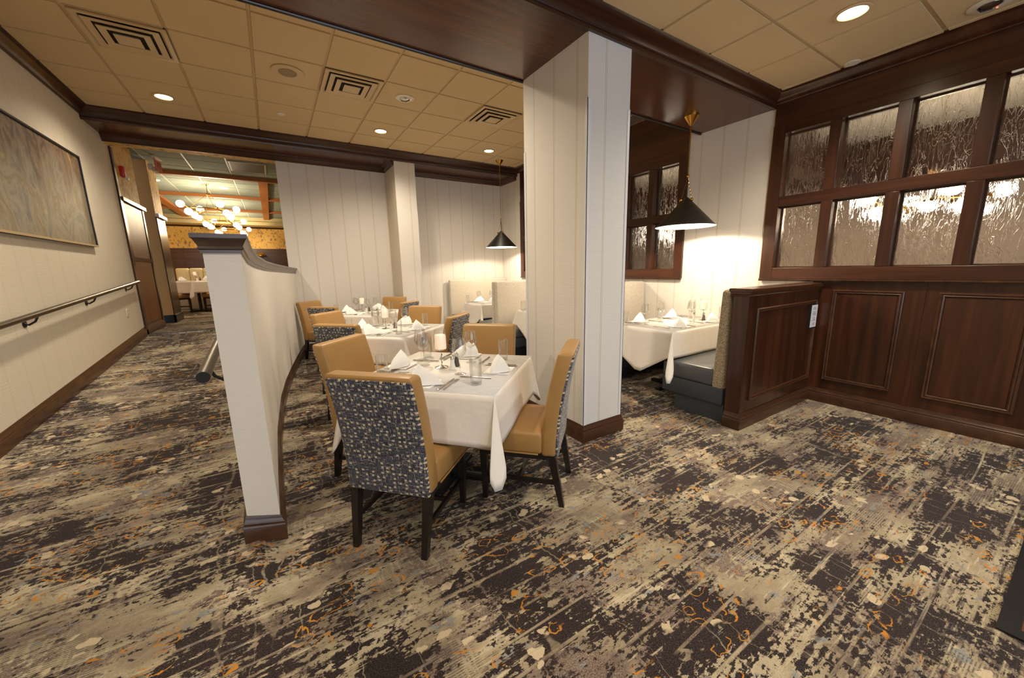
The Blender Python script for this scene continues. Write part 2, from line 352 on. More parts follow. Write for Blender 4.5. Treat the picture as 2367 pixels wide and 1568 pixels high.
def floral():
    g = G('floral_wallpaper'); p = g.pos(); q = g.map(p, (1, 1, 1)); q = g.n('VectorMath', {0: p, 1: g.n('VectorMath', {0: g.noise(p, 6, 2, out=1), 3: .07}, operation='SCALE')}, operation='ADD')
    vo = g.n('TexVoronoi', {'Vector': g.map(q, (7, 7, 4.6)), 'Scale': 1.0, 'Randomness': 1.0}, 0); m = g.math('SUBTRACT', 1, g.step(vo, .22, .3))
    vo2 = g.n('TexVoronoi', {'Vector': g.map(q, (15, 15, 9), (.4, .3, .6)), 'Scale': 1.0, 'Randomness': 1.0}, 0); m2 = g.math('SUBTRACT', 1, g.step(vo2, .24, .32))
    st = g.noise(g.map(q, (3, 3, 1.2)), 1, 2); stem = g.math('SUBTRACT', 1, g.step(g.math('ABSOLUTE', g.math('SUBTRACT', st, .5)), .006, .014))
    c = g.mix(g.math('MULTIPLY', m2, .55), sr(228, 186, 104), sr(140, 106, 62)); c = g.mix(g.math('MULTIPLY', m, .6), c, g.mix(g.noise(p, 5, 1), sr(150, 96, 60), sr(96, 92, 86))); c = g.mix(g.math('MULTIPLY', stem, .45), c, sr(92, 74, 56))
    g.set(color=c, rough=.7); return g.m
FLORAL = floral()
def painting():
    g = G('abstract_canvas'); p = g.pos(); z = g.sep(p)[2]; sp = g.noise(p, 70, 3)
    n = g.noise(g.map(p, (1, 2.6, 1.5)), 1.4, 6, .6, 1.6); n2 = g.noise(g.map(p, (1, 4.2, 2.0), (4, 2, 1)), 1.3, 5, .55, 2.2); n3 = g.noise(g.map(p, (1, 3.2, 1.1), (9, 1, 4)), 1.2, 3, .5, .8)
    low = g.ramp(n, [(.3, sr(84, 82, 82)), (.42, sr(120, 114, 104)), (.5, sr(146, 136, 114)), (.6, sr(120, 104, 78)), (.7, sr(160, 140, 98))])
    high = g.ramp(n2, [(.32, sr(46, 34, 28)), (.45, sr(92, 66, 48)), (.52, sr(130, 98, 66)), (.6, sr(96, 88, 82)), (.72, sr(186, 140, 60))])
    c = g.mix(g.step(g.math('ADD', z, g.math('MULTIPLY', g.math('SUBTRACT', n3, .5), 1.2)), 2.2, 2.7), low, high)
    c = g.mix(g.math('MULTIPLY', g.step(n2, .64, .7), .6), c, sr(186, 150, 84)); c = g.mix(g.math('MULTIPLY', g.step(n, .34, .28), .6), c, sr(88, 84, 86))
    c = g.mix(g.math('MULTIPLY', sp, .25), c, sr(112, 102, 90)); g.set(color=c, rough=.55); return g.m

# ================================================================== THE SETTING
CEIL, CEILR, SOF = 3.475, 3.085, 2.97
XL, XR, YB = -1.75, 4.6, 7.66
def lw_x(y):                                  # plan of the curved low wall: x of its dining face
    pts = [(-9, -.112), (2.13, -.110), (2.65, -.113), (3.5, -.109), (4.5, -.064), (5.2, .0), (5.9, .088), (6.8, .215), (7.62, .35), (20, 2)]
    for (a, b), (c, d) in zip(pts, pts[1:]):
        if y <= c:
            return b + (d - b) * (y - a) / (c - a)
def ramp_z(y): return min(max(0, .0814 * (y - 1.61)), .52)
def sstep(t): t = max(0, min(1, t)); return t * t * (3 - 2 * t)
LWT = .14
def floor_pt(x, y):
    e = lw_x(y) - LWT / 2; wd = .05 if y > 2.2 else .05 + (2.2 - y) * .5
    return (x, y, ramp_z(y) * sstep((e - x) / wd + .5))
mb = MB(); xs = [XL - .02 + i * .1 for i in range(14)] + [-.46 + i * .025 for i in range(38)] + [.5 + i * .2 for i in range(21)] + [4.62]; ys = [-3.9 + i * .2 for i in range(28)] + [1.6 + i * .1 for i in range(63)]
xs = sorted(set(round(a, 4) for a in xs))
nx, ny = len(xs), len(ys)
mb.add([floor_pt(a, b) for a in xs for b in ys], [(i * ny + j, (i + 1) * ny + j, (i + 1) * ny + j + 1, i * ny + j + 1) for i in range(nx - 1) for j in range(ny - 1)])
floor = struct(mb.build('floor', CARPET, ang=60), 'patterned carpet floor with ramp beside the curved low wall', 'floor')
# wood floor patch with black edging strip
wf = root('floor_wood', 'plank wood floor patch edged with a black strip by the carpet', 'floor')
for k in range(9):
    MB().box(2.25, -.10 - k * .13 + (-.02), .001, 4.6, .012 - k * .13 - .005 if k == 0 else -.10 - (k - 1) * .13 - .024, .006).build('plank', W_FLOOR, wf)
MB().box(2.195, -.01, .001, 4.6, .045, .009).box(2.195, -1.2, .001, 2.25, -.01, .009).build('edge_strip', BLACKM, wf)

BASE = [(0, 0), (.022, 0), (.022, .085), (.016, .094), (.018, .104), (.010, .118), (.008, .128), (.004, .14), (0, .14)]
def crown(h, p): return [(0, -h), (.16 * p, -h), (.2 * p, -.9 * h), (.34 * p, -.82 * h), (.5 * p, -.58 * h), (.7 * p, -.3 * h), (.82 * p, -.16 * h), (.94 * p, -.12 * h), (p, -.08 * h), (p, 0), (0, 0)]

# --- left wall
wl = struct(MB().box(XL - .12, -3.9, -.1, XL, 7.85, CEIL).build('wall_left', WP_LEFT), 'cream striped wallpaper wall along the carpet ramp', 'wall')
struct(MB().sweep([(XL, y, ramp_z(y)) for y in (-3.9, 1.61, 3, 5, 7.0, 7.93)], BASE, -1).build('baseboard_left', W_TRIM), 'moulded wood baseboard rising along the ramp', 'baseboard')
struct(MB().box(XL - .02, 7.85, .5, XL + .022, 7.93, 3.24).build('trim_1', W_Z), 'dark wood corner strip at end of the ramp wall', 'trim')
# --- left (dining) ceiling with tiles
def tiles(cname, label, z, x0, x1, y0, y1, ox, oy, tile, tee, step=.6096):
    c = struct(MB().box(x0, y0, z + .02, x1, y1, z + .08).build(cname, tile), label, 'ceiling')
    cache = {}
    def lines(a, b, o):
        k = math.ceil((a - o) / step); L = []
        while o + k * step < b: L.append(o + k * step); k += 1
        return L
    gx, gy = lines(x0, x1, ox), lines(y0, y1, oy)
    ex = [x0] + [q for q in gx if q - x0 > .03] + [x1]; ey = [y0] + [q for q in gy if q - y0 > .03] + [y1]
    for a, b in zip(ex, ex[1:]):
        for p, q in zip(ey, ey[1:]):
            key = (round(b - a, 3), round(q - p, 3)); wx, wy = b - a - .022, q - p - .022
            if wx < .02 or wy < .02: continue
            if key not in cache:
                m = MB(); m.add([(-wx / 2, -wy / 2, .018), (wx / 2, -wy / 2, .018), (wx / 2, wy / 2, .018), (-wx / 2, wy / 2, .018), (-wx / 2 + .003, -wy / 2 + .003, -.009), (wx / 2 - .003, -wy / 2 + .003, -.009), (wx / 2 - .003, wy / 2 - .003, -.009), (-wx / 2 + .003, wy / 2 - .003, -.009)], [(0, 1, 2, 3), (4, 7, 6, 5), (0, 4, 5, 1), (1, 5, 6, 2), (2, 6, 7, 3), (3, 7, 4, 0)])
                cache[key] = m.mesh('ceiling_tile', tile, False)
            o = bpy.data.objects.new('ceiling_tile', cache[key]); COL.objects.link(o); o.parent = c; o.location = ((a + b) / 2, (p + q) / 2, z)
    for q in gx: MB().box(q - .012, y0, z - .001, q + .012, y1, z + .012).build('ceiling_tee', tee, c, False)
    for q in gy: MB().box(x0, q - .012, z - .0005, x1, q + .012, z + .0125).build('ceiling_tee', tee, c, False)
    return c
tiles('ceiling', 'beige acoustic tile ceiling over the dining tables', CEIL, XL, XR, 2.915, 7.0, .085, 3.97, TILE, TEE)
tiles('ceiling_entry', 'beige acoustic tile ceiling beside the glazed wood wall', CEILR, XL, XR, -3.9, 2.11, 3.195, 1.53, TILE, TEE)
struct(MB().sweep([(XL, 2.915, CEIL), (XL, 7.0, CEIL), (XR, 7.0, CEIL), (XR, 2.915, CEIL)], crown(.11, .10), -1).build('trim_2', W_X), 'stained crown moulding around the dining ceiling', 'trim')
# --- main beam over the column
bm_ = struct(MB().box(XL, 2.11, SOF, XR, 2.915, 3.7).build('ceiling_beam', W_BEAM), 'wide glossy mahogany beam resting on the wallpapered column', 'beam')
MB().tube([(XL, 2.915, SOF - .006), (XR, 2.915, SOF - .006)], .012).build('bead_trim', BLACKW, bm_)
MB().box(XL, 2.095, SOF - .004, XR, 2.13, SOF + .032).build('fascia_strip', W_X, bm_)
struct(MB().sweep([(XL, 2.11, CEILR), (XR - .02, 2.11, CEILR), (XR - .02, -3.9, CEILR)], [(a, b) for a, b in crown(.095, .12)], -1).build('trim_3', W_X), 'stained crown moulding where beam meets entry ceiling', 'trim')
# --- back beam + walls
struct(MB().box(XL, 7.0, 3.33, XR, YB, 3.7).build('ceiling_beam', W_BEAM), 'mahogany beam across the back wall and ramp opening', 'beam')
struct(MB().sweep([(XL, 7.0, 3.385), (XR, 7.0, 3.385)], [(0, -.075), (.012, -.075), (.016, -.06), (.028, -.05), (.022, -.02), (.03, 0), (0, 0)], -1).build('trim_4', W_X), 'lower moulding of the back beam', 'trim')
struct(MB().box(.265, YB, -.05, XR + .15, YB + .12, CEIL).build('wall_back', WP_BACK), 'pale striped wallpaper wall behind the dining tables', 'wall')
struct(MB().box(XL, YB, 3.245, .265, 7.85, CEIL).build('wall_header', FLORAL), 'header above the opening to the far room', 'wall')
struct(MB().sweep([(XL, YB, 3.33), (2.03, YB, 3.33), (2.03, 7.02, 3.33)], crown(.085, .085), -1).build('trim_5', W_X), 'crown moulding under the back beam left of the pillar', 'trim')
struct(MB().sweep([(2.40, YB, 3.33), (XR, YB, 3.33), (XR, 7.02, 3.33)], crown(.085, .085), -1).build('trim_6', W_X), 'crown moulding under the back beam over the booths', 'trim')
pil = struct(MB().box(2.03, 7.01, 0, 2.40, YB, 3.33).build('wall_pillar', WP_BACK), 'wallpapered pillar projecting from the back wall', 'wall')
MB().sweep([(2.03, YB, 0), (2.03, 7.01, 0), (2.40, 7.01, 0), (2.40, YB, 0)], BASE, 1 * -1 * -1 * -1).build('baseboard', W_TRIM, pil)
MB().box(2.395, 7.004, .1, 2.404, 7.04, 2.5).build('corner_guard', GUARD, pil)
struct(MB().sweep([(.30, YB, 0), (2.03, YB, 0)], BASE, -1).build('baseboard_back', W_TRIM), 'wood baseboard at foot of the back wall', 'baseboard')
# --- column
colm = struct(MB().box(1.995, 2.118, 0, 2.42, 2.905, SOF).build('wall_column', WP_COLF), 'wide square column in pale striped wallpaper', 'column')
MB().box(1.992, 2.116, 0, 1.996, 2.907, SOF).build('side_paper', WP_COLL, colm)
MB().sweep([(1.993, 2.116, 0), (2.422, 2.116, 0), (2.422, 2.907, 0), (1.993, 2.907, 0)], BASE, -1, True).build('baseboard', W_TRIM, colm)
MB().box(1.989, 2.113, .13, 2.018, 2.117, 2.56).box(1.989, 2.113, .13, 1.9925, 2.142, 2.56).build('corner_guard', GUARD, colm)
MB().box(2.396, 2.113, .13, 2.4245, 2.117, 2.56).box(2.4205, 2.113, .13, 2.4245, 2.142, 2.56).build('corner_guard', GUARD, colm)
MB().box(1.9885, 2.882, .13, 1.9925, 2.909, 2.4).build('corner_guard', GUARD, colm)
# --- right wall with glazing
wr = root('wall_right', 'tall mahogany and wallpaper wall with rain glass windows', 'wall')
MB().box(XR, -3.9, 0, XR + .15, 1.6, 1.24).build('wainscot', W_Z, wr)
MB().box(XR, 1.6, 0, XR + .15, YB, 1.24).box(XR, 2.09, 1.24, XR + .15, 3.05, 3.2).box(XR, 6.86, 1.24, XR + .15, YB, 3.4).build('wallpaper', WP_RIGHT, wr)
MB().box(XR - .02, -3.9, 2.79, XR + .15, 2.09, 3.2).box(XR - .02, 3.05, 2.79, XR + .15, 6.86, 3.5).build('header', W_Y, wr)
MP = [(0, 0), (0, .012), (.006, .018), (.014, .016), (.018, .010), (.026, .014), (.034, .010), (.038, 0)]
for (a, b) in ((.931, 1.429), (.249, .731), (-.43, .05), (-1.1, -.62)):
    MB().frame((XR, a, .238), (0, 1, 0), (0, 0, 1), (-1, 0, 0), b - a, .9, MP).build('panel_moulding', W_TRIM, wr)
    MB().box(XR - .004, a + .04, .278, XR + .01, b - .04, 1.098).build('panel', W_Z, wr)
MB().box(XR - .006, .805, .13, XR, .835, 1.235).build('joint_strip', W_Z, wr)
struct(MB().sweep([(XR, -3.9, 0), (XR, 1.535, 0)], BASE, 1).build('baseboard_right', W_TRIM), 'moulded wood baseboard under the wainscot panels', 'baseboard')
def window(name, label, y0, y1, stile, wood_m=W_Y):
    w_ = root(name, label, 'window'); xf = XR - .03; xb = XR + .15
    n = round((y1 - y0 - 2 * stile + .089) / .456)
    pane = (y1 - y0 - 2 * stile - (n - 1) * .089) / n
    MB().box(xf, y1 - stile, 1.24, xb, y1, 2.79).build('stile', W_Z, w_); MB().box(xf, y0, 1.24, xb, y0 + stile, 2.79).build('stile', W_Z, w_)
    for z0, z1 in ((1.24, 1.355), (1.985, 2.085), (2.70, 2.79)):
        for k in range(1): MB().box(xf + .0015, y0 + stile, z0, xb, y1 - stile, z1).build('rail', W_Y, w_, bevel=.003)
    MB().sweep([(xf + .012, y0 - .0, 1.24), (xf + .012, y1, 1.24)], [(0, -.022), (.02, -.022), (.028, -.012), (.028, 0), (0, 0)], 1).build('sill_bead', W_TRIM, w_)
    ya = y1 - stile
    for k in range(n):
        yb = ya - pane
        if k < n - 1:
            MB().box(xf, yb - .089, 1.355, xb, yb, 1.985).build('mullion', W_Z, w_, bevel=.003); MB().box(xf, yb - .089, 2.085, xb, yb, 2.70).build('mullion', W_Z, w_, bevel=.003)
        for z0, z1 in ((1.355, 1.985), (2.085, 2.70)):
            MB().box(XR + .075, yb, z0, XR + .081, ya, z1).build('glass_pane', RAIN, w_, False)
            MB().frame((XR + .07, yb, z0), (0, 1, 0), (0, 0, 1), (-1, 0, 0), pane, z1 - z0, [(0, 0), (0, .012), (.008, .012), (.012, 0)]).build('glazing_bead', W_TRIM, w_)
        ya = yb - .089
    return w_
window('window_1', 'dark wood window grid with rain glass above the wainscot', 2.09 - (.116 * 2 + 8 * .456 - .089), 2.09, .116)
window('window_2', 'rain glass window grid above the booths behind the column', 3.05, 6.86, .116)
# --- room seen dimly through the rain glass
ad = root('wall_next_room', 'neighbouring room glimpsed through the rain glass', 'wall')
MB().box(9.0, -5, 0, 9.1, 9, 3.3).build('wall_panel', plain('next_wall', sr(196, 176, 158), .8), ad)
MB().box(4.75, 8.9, 0, 9.0, 9.0, 3.3).box(4.75, -5, 0, 9.0, -4.9, 3.3).build('wall_panel', plain('next_wall2', sr(196, 178, 160), .8), ad)
struct(MB().box(4.75, -5, 3.3, 9.1, 9, 3.4).build('ceiling_next_room', plain('next_ceiling', sr(208, 204, 196), .8)), 'pale ceiling of the neighbouring room', 'ceiling')
struct(MB().box(4.75, -5, -.1, 9.1, 9, 0).build('floor_next_room', plain('next_floor', sr(92, 78, 68), .8)), 'carpet of the neighbouring room', 'floor')
for y in (-2.2, 2.6, 6.4): MB().box(4.76, y, 2.75, 9.0, y + .35, 3.3).build('beam', W_X, ad)
MB().box(8.3, -5, 2.65, 9.0, 9, 3.3).build('beam', W_Y, ad)
MB().box(8.9, -4.9, 0, 9.0, 8.9, 1.1).build('wainscot', W_Y, ad)

# --- booth partition
pt = root('wall_partition', 'low dark wood panelled partition at the end of the near booth', 'partition')
MB().box(3.235, 1.535, 0, XR, 1.66, 1.14).build('core', W_Z, pt)
MB().sweep([(XR, 1.66, 1.14), (3.235, 1.66, 1.14), (3.235, 1.535, 1.14), (XR, 1.535, 1.14)], [(-.06, 0), (.008, 0), (.012, .008), (.008, .016), (.018, .022), (.02, .034), (.026, .04), (.028, .06), (.022, .066), (-.06, .066)], -1).build('cap_moulding', W_TRIM, pt)
MB().frame((3.36, 1.535, .238), (1, 0, 0), (0, 0, 1), (0, -1, 0), 1.19, .80, MP).build('panel_moulding', W_TRIM, pt)
MB().box(3.40, 1.531, .276, 4.51, 1.54, 1.0).build('panel', W_Z, pt)
MB().sweep([(3.235, 1.66, 0), (3.235, 1.535, 0), (XR, 1.535, 0)], BASE, -1).build('baseboard', W_TRIM, pt)

# --- curved low wall
lw = root('wall_low', 'curved wallpapered low wall with grey brown wood cap beside the ramp', 'wall')
LY = [2.19 + (YB - 2.19) * i / 44 for i in range(45)]
def cap_z(y):
    pts = [(2.0, 1.50), (2.25, 1.50), (2.65, 1.472), (3.5, 1.462), (4.5, 1.448), (5.9, 1.434), (7.8, 1.41)]
    for (a, b), (c, d) in zip(pts, pts[1:]):
        if y <= c: return b + (d - b) * max(0, (y - a)) / (c - a)
    return pts[-1][1]
m = MB(); vs = []
for y in LY:
    x = lw_x(y); zt = cap_z(y); vs += [(x, y, -.02), (x - LWT, y, -.02), (x - LWT, y, zt), (x, y, zt)]
fs = [(i * 4 + k, i * 4 + (k + 1) % 4, i * 4 + 4 + (k + 1) % 4, i * 4 + 4 + k) for i in range(len(LY) - 1) for k in range(4)]
fs += [(0, 1, 2, 3), tuple((len(LY) - 1) * 4 + k for k in (3, 2, 1, 0))]
m.add(vs, fs).build('wall_core', WP_PLAIN, lw)
CAPP = [(-.07, 0), (.008, 0), (.008, .014), (.016, .02), (.012, .03), (.014, .036), (.028, .062), (.034, .066), (.034, .085), (-.07, .085)]
cpath = [(lw_x(y) - LWT, y, cap_z(y)) for y in LY[::-1]] + [(lw_x(y), y, cap_z(y)) for y in LY]
MB().sweep(cpath, CAPP, -1 * -1 * -1).build('cap_moulding', W_CAP, lw)
MB().sweep([(lw_x(y) - LWT, y, ramp_z(y)) for y in LY[::-1]] + [(lw_x(y), y, 0) for y in LY], BASE, -1).build('baseboard', W_TRIM, lw)

# --- far room up the ramp
FZ = .52
struct(MB().box(-3.4, 7.85, FZ - .1, 2.5, 18.2, FZ).build('floor_far_room', CARPET), 'patterned carpet of the far dining room', 'floor')
tiles('ceiling_far_room', 'grey green tile ceiling of the far dining room', 3.5, -3.4, 2.5, 7.85, 17.4, -1.70, 9.3, TILE_FAR, TEE_FAR)
fb = root('wall_far', 'far dining room wall with floral paper above wood panelling', 'wall')
MB().box(-3.4, 18.0, FZ, 2.5, 18.2, 2.40).build('wood_panelling', W_TRIM, fb); MB().box(-3.4, 18.05, 2.40, 2.5, 18.2, 3.22).build('floral_paper', FLORAL, fb)
MB().box(-3.4, 17.3, 3.22, 2.5, 18.2, 3.34).box(-3.4, 17.35, 3.34, 2.5, 18.2, 3.6).build('cove', plain('cove_paint', sr(200, 186, 140), .7), fb)
MB().sweep([(-3.4, 18.04, 3.22), (2.5, 18.04, 3.22)], crown(.06, .06), -1).build('crown_moulding', W_TRIM, fb)
for k in range(4): MB().box(-2.6 + k * 1.1, 17.985, FZ, -2.54 + k * 1.1, 18.01, 2.4).build('panel_strip', W_TRIM, fb)
struct(MB().box(-3.5, 10.3, FZ, -3.4, 18.2, 3.6).box(2.5, 7.8, FZ, 2.6, 18.2, 3.6).build('wall_far_sides', FLORAL), 'side walls of the far dining room', 'wall')
ORB = plain('orange_beam', sr(170, 106, 52), .45)
fbm = root('ceiling_far_beams', 'thin wood beams across the far dining room ceiling', 'beam')
for y in (10.35, 12.85, 15.4): MB().box(-3.4, y, 3.42, 2.5, y + .1, 3.5).build('cross_beam', ORB, fbm)
MB().box(-2.36, 12.9, 3.425, -2.18, 17.4, 3.5).box(-.02, 10.4, 3.425, .16, 17.4, 3.5).build('long_beam', ORB, fbm)
# wainscot bay and stub wall beyond the ramp
bay = root('wall_bay', 'wall with tall wood panels under floral paper past the ramp', 'wall')
MB().box(XL - .15, 7.93, FZ, XL, 9.05, 2.55).build('panel_back', W_TRIM, bay); MB().box(XL - .15, 7.93, 2.55, XL - .01, 9.05, 3.5).build('floral_paper', FLORAL, bay)
MB().box(XL - .02, 7.93, 2.52, XL + .04, 9.12, 2.575).build('cap', W_CAP, bay)
for z0, z1 in ((.68, 1.66), (1.70, 2.50)): MB().box(XL - .01, 8.02, z0, XL + .008, 8.94, z1).build('panel', wood('bay_panel', 2, sr(98, 58, 30), sr(128, 80, 44), sr(146, 96, 56), .45, 0), bay)
MB().box(XL, 7.93, FZ, XL + .015, 8.0, 2.52).box(XL, 8.97, FZ, XL + .015, 9.05, 2.52).box(XL, 7.93, 1.655, XL + .018, 9.05, 1.705).build('stile', W_Z, bay)
MB().sweep([(XL, 7.93, FZ), (XL, 9.05, FZ), (XL - .15, 9.05, FZ)], BASE, -1).build('baseboard', W_TRIM, bay)
stb = root('wall_stub', 'tan painted wall end beside the far dining room', 'wall')
MB().box(-2.6, 9.65, FZ, -1.70, 10.3, 3.5).build('tan_face', TAN, stb); MB().box(-1.70, 9.66, 2.55, -1.695, 10.3, 3.5).build('floral_paper', FLORAL, stb)
MB().box(-1.70, 9.66, FZ, -1.685, 10.3, 2.5).build('wainscot', W_TRIM, stb); MB().box(-1.70, 9.64, 2.5, -1.645, 10.32, 2.56).build('cap', WHITEP, stb)
MB().box(-2.6, 9.63, FZ, -1.67, 9.66, FZ + .15).box(-1.70, 9.63, FZ, -1.66, 10.3, FZ + .15).build('baseboard', BLACKW, stb)
struct(MB().box(-2.7, 7.9, FZ, -2.6, 10.4, 3.6).build('wall_recess', TAN), 'tan recess wall behind the stub wall', 'wall')
# rear wall behind the camera with a wide window opening, never in view
struct(MB().box(XL - .12, -4.05, 0, XR + .15, -3.9, .55).box(XL - .12, -4.05, 2.85, XR + .15, -3.9, 3.6).box(XL - .12, -4.05, .55, -1.1, -3.9, 2.85).box(4.3, -4.05, .55, XR + .15, -3.9, 2.85).build('wall_rear', WP_BACK), 'wallpapered wall with wide window opening at the entry', 'wall')

# ================================================================== CEILING FIXTURES
def downlight(x, y, z, label, power, ang=150):
    z -= .009
    t = thing('recessed_downlight', label, 'ceiling light', (x, y, z), 0, 'recessed downlights')
    MB().lathe([(.078, -.001), (.1, -.001), (.104, -.006), (.098, -.011), (.082, -.012), (.078, -.006)], (0, 0, 0), 32, True).build('trim_ring', BEIGEP, t)
    MB().lathe([(.0, -.004), (.08, -.004), (.08, -.001), (0, -.001)], (0, 0, 0), 32).build('lens', LAMP_E, t)
    spot('downlight_lamp', (x, y, z - .03), power, WARM2, ang)
downlight(-.823, 6.2, CEIL, 'lit recessed downlight in the ceiling above the ramp end', 110)
downlight(1.616, 6.12, CEIL, 'lit recessed downlight above the back dining table', 150)
downlight(3.485, 6.185, CEIL, 'lit recessed downlight in the ceiling beside the far pendant lamp', 70)
downlight(3.55, 1.2, CEILR, 'lit recessed downlight in the entry ceiling', 150)
downlight(1.05, 3.7, CEIL, 'recessed downlight behind the main beam', 190)
downlight(-.8, 3.7, CEIL, 'recessed downlight above the middle of the ramp', 120)
downlight(1.0, .4, CEILR, 'recessed downlight over the open carpet', 75)
downlight(3.5, -1.4, CEILR, 'recessed downlight over the wood floor', 110)
downlight(-.9, .2, CEILR, 'recessed downlight at the foot of the ramp', 70)
def diffuser(x, y, z, label):
    z -= .010
    t = thing('air_diffuser', label, 'air vent', (x, y, z), 0, 'square ceiling diffusers')
    h = .292
    MB().box(-h, -h, -.002, h, h, .015).build('backing', DARKV, t, False)
    MB().frame((-h, -h, -.002), (1, 0, 0), (0, 1, 0), (0, 0, -1), 2 * h, 2 * h, [(0, 0), (0, .012), (.03, .014), (.045, .004), (.045, 0)]).build('outer_frame', BEIGEP, t)
    for q, e in ((.055, .016), (.125, .026)):
        MB().frame((-h + q, -h + q, -.002), (1, 0, 0), (0, 1, 0), (0, 0, -1), 2 * (h - q), 2 * (h - q), [(0, e), (0, e + .006), (.05, e + .016 - .016), (.05, e - .006)]).build('louvre_ring', BEIGEP, t)
    MB().taper((0, 0, -.036), (.085, .085), (0, 0, -.02), (.07, .07)).build('centre_plate', BEIGEP, t)
diffuser(-.815, 4.89, CEIL, 'square louvred air diffuser in the ceiling above the ramp')
diffuser(1.0, 4.885, CEIL, 'square louvred air diffuser in the ceiling over the middle table')
diffuser(2.83, 4.885, CEIL, 'square louvred air diffuser in the ceiling next to the column')
sp = thing('ceiling_speaker', 'round flush ceiling speaker with grey mesh grille', 'speaker', (.381, 4.87, CEIL - .009))
MB().lathe([(0, -.001), (.14, -.001), (.15, -.006), (.145, -.012), (.09, -.014), (0, -.014)], (0, 0, 0), 32).build('rim', BEIGEP, sp); MB().lathe([(0, -.014), (.085, -.014), (.085, -.018), (0, -.018)], (0, 0, 0), 32).build('grille', plain('grille', sr(150, 132, 104), .7), sp)
def disc(name, label, cat, x, y, z, r, mat=WHITEP):
    z -= .009
    return tag(MB().lathe([(0, -.001), (r * .95, -.001), (r, -.004), (r * .96, -.009), (0, -.010)], (0, 0, 0), 24).build(name, mat, loc=(x, y, z)), label, cat)
disc('sprinkler_cover', 'small white sprinkler cover disc in the dining ceiling', 'sprinkler', .349, 6.11, CEIL, .05)
disc('sprinkler_cover', 'white sprinkler cover disc beside the entry crown moulding', 'sprinkler', 4.40, 1.445, CEILR, .055)
def eyeball(x, y, z, label):
    z -= .009
    t = thing('emergency_spotlight', label, 'ceiling light', (x, y, z))
    MB().lathe([(.05, -.001), (.105, -.001), (.108, -.005), (.1, -.01), (.06, -.012)], (0, 0, 0), 32, True).build('trim_ring', WHITEP, t)
    MB().lathe([(0, -.02), (.03, -.022), (.052, -.012), (.055, -.001), (0, -.001)], (0, 0, 0), 24).build('lens', STEEL, t)
    MB().tube([(.058, .0, -.014), (.03, .045, -.018), (-.03, .05, -.018)], .004, 6).build('retainer', BLACKM, t)
    MB().sphere((.07, -.02, -.012), .005, 8, 5).build('indicator', emit('red_led', (1, .1, .05), 3), t)
eyeball(1.606, 4.885, CEIL, 'round adjustable emergency spotlight in the dining ceiling'); eyeball(4.26, .69, CEILR, 'round adjustable emergency spotlight in the entry ceiling')

# ================================================================== PENDANTS
def pendant(x, y, ztop, rim, label, power):
    t = thing('pendant_lamp', label, 'pendant lamp', (x, y, 0), 0, 'cone pendant lamps over the booths'); ap = rim + .31
    MB().lathe([(0, ztop), (.075, ztop), (.075, ztop - .012), (.012, ztop - .1), (0, ztop - .1)], (0, 0, 0), 28).build('canopy', BRASS, t)
    MB().tube([(0, 0, ztop - .09), (0, 0, ap + .23)], .006, 8).build('rod', BRASS, t)
    MB().sphere((0, 0, ap + .225), .016).build('knob', BRASS, t)
    MB().tube([(0, 0, ap + .22), (0, 0, ap - .01)], .006, 8).build('cord', BLACKM, t)
    for k in range(3):
        a = k * 2 * PI / 3 + .5; ex, ey = .055 * math.cos(a), .055 * math.sin(a)
        ch = MB()
        for i in range(12):
            f0 = i / 12; f1 = (i + .8) / 12
            ch.tube([(ex * f0 + .004 * (i % 2), ey * f0, ap + .215 - .225 * f0), (ex * f1, ey * f1 + .004 * (i % 2), ap + .215 - .225 * f1)], .0035, 6)
        ch.build('chain', BRASS, t); MB().sphere((ex * 1.15, ey * 1.15, ap - .03), .018).build('knob', BRASS, t)
    sh_ = MB().shell([(.018, ap), (.31, rim), (.313, rim - .003)], (0, 0, 0), 48).build('shade', SHADE, t)
    MB().shell([(.012, ap - .006), (.308, rim + .001), (.312, rim - .003)], (0, 0, 0), 48).build('shade_lining', SHADE_IN, sh_)
    MB().sphere((0, 0, rim + .17), .04).build('bulb', BULB_E, t)
    point('pendant_lamp_light', (x, y, rim + .10), power, WARM2, .03)
pendant(3.98, 2.64, SOF, 1.83, 'black cone pendant lamp hanging from the beam over the near booth', 42)
pendant(3.955, 6.62, CEIL, 1.84, 'black cone pendant lamp with long brass rod over the back booth', 42)
pendant(3.96, 4.62, CEIL, 1.84, 'black cone pendant lamp over the middle booth behind the column', 34)

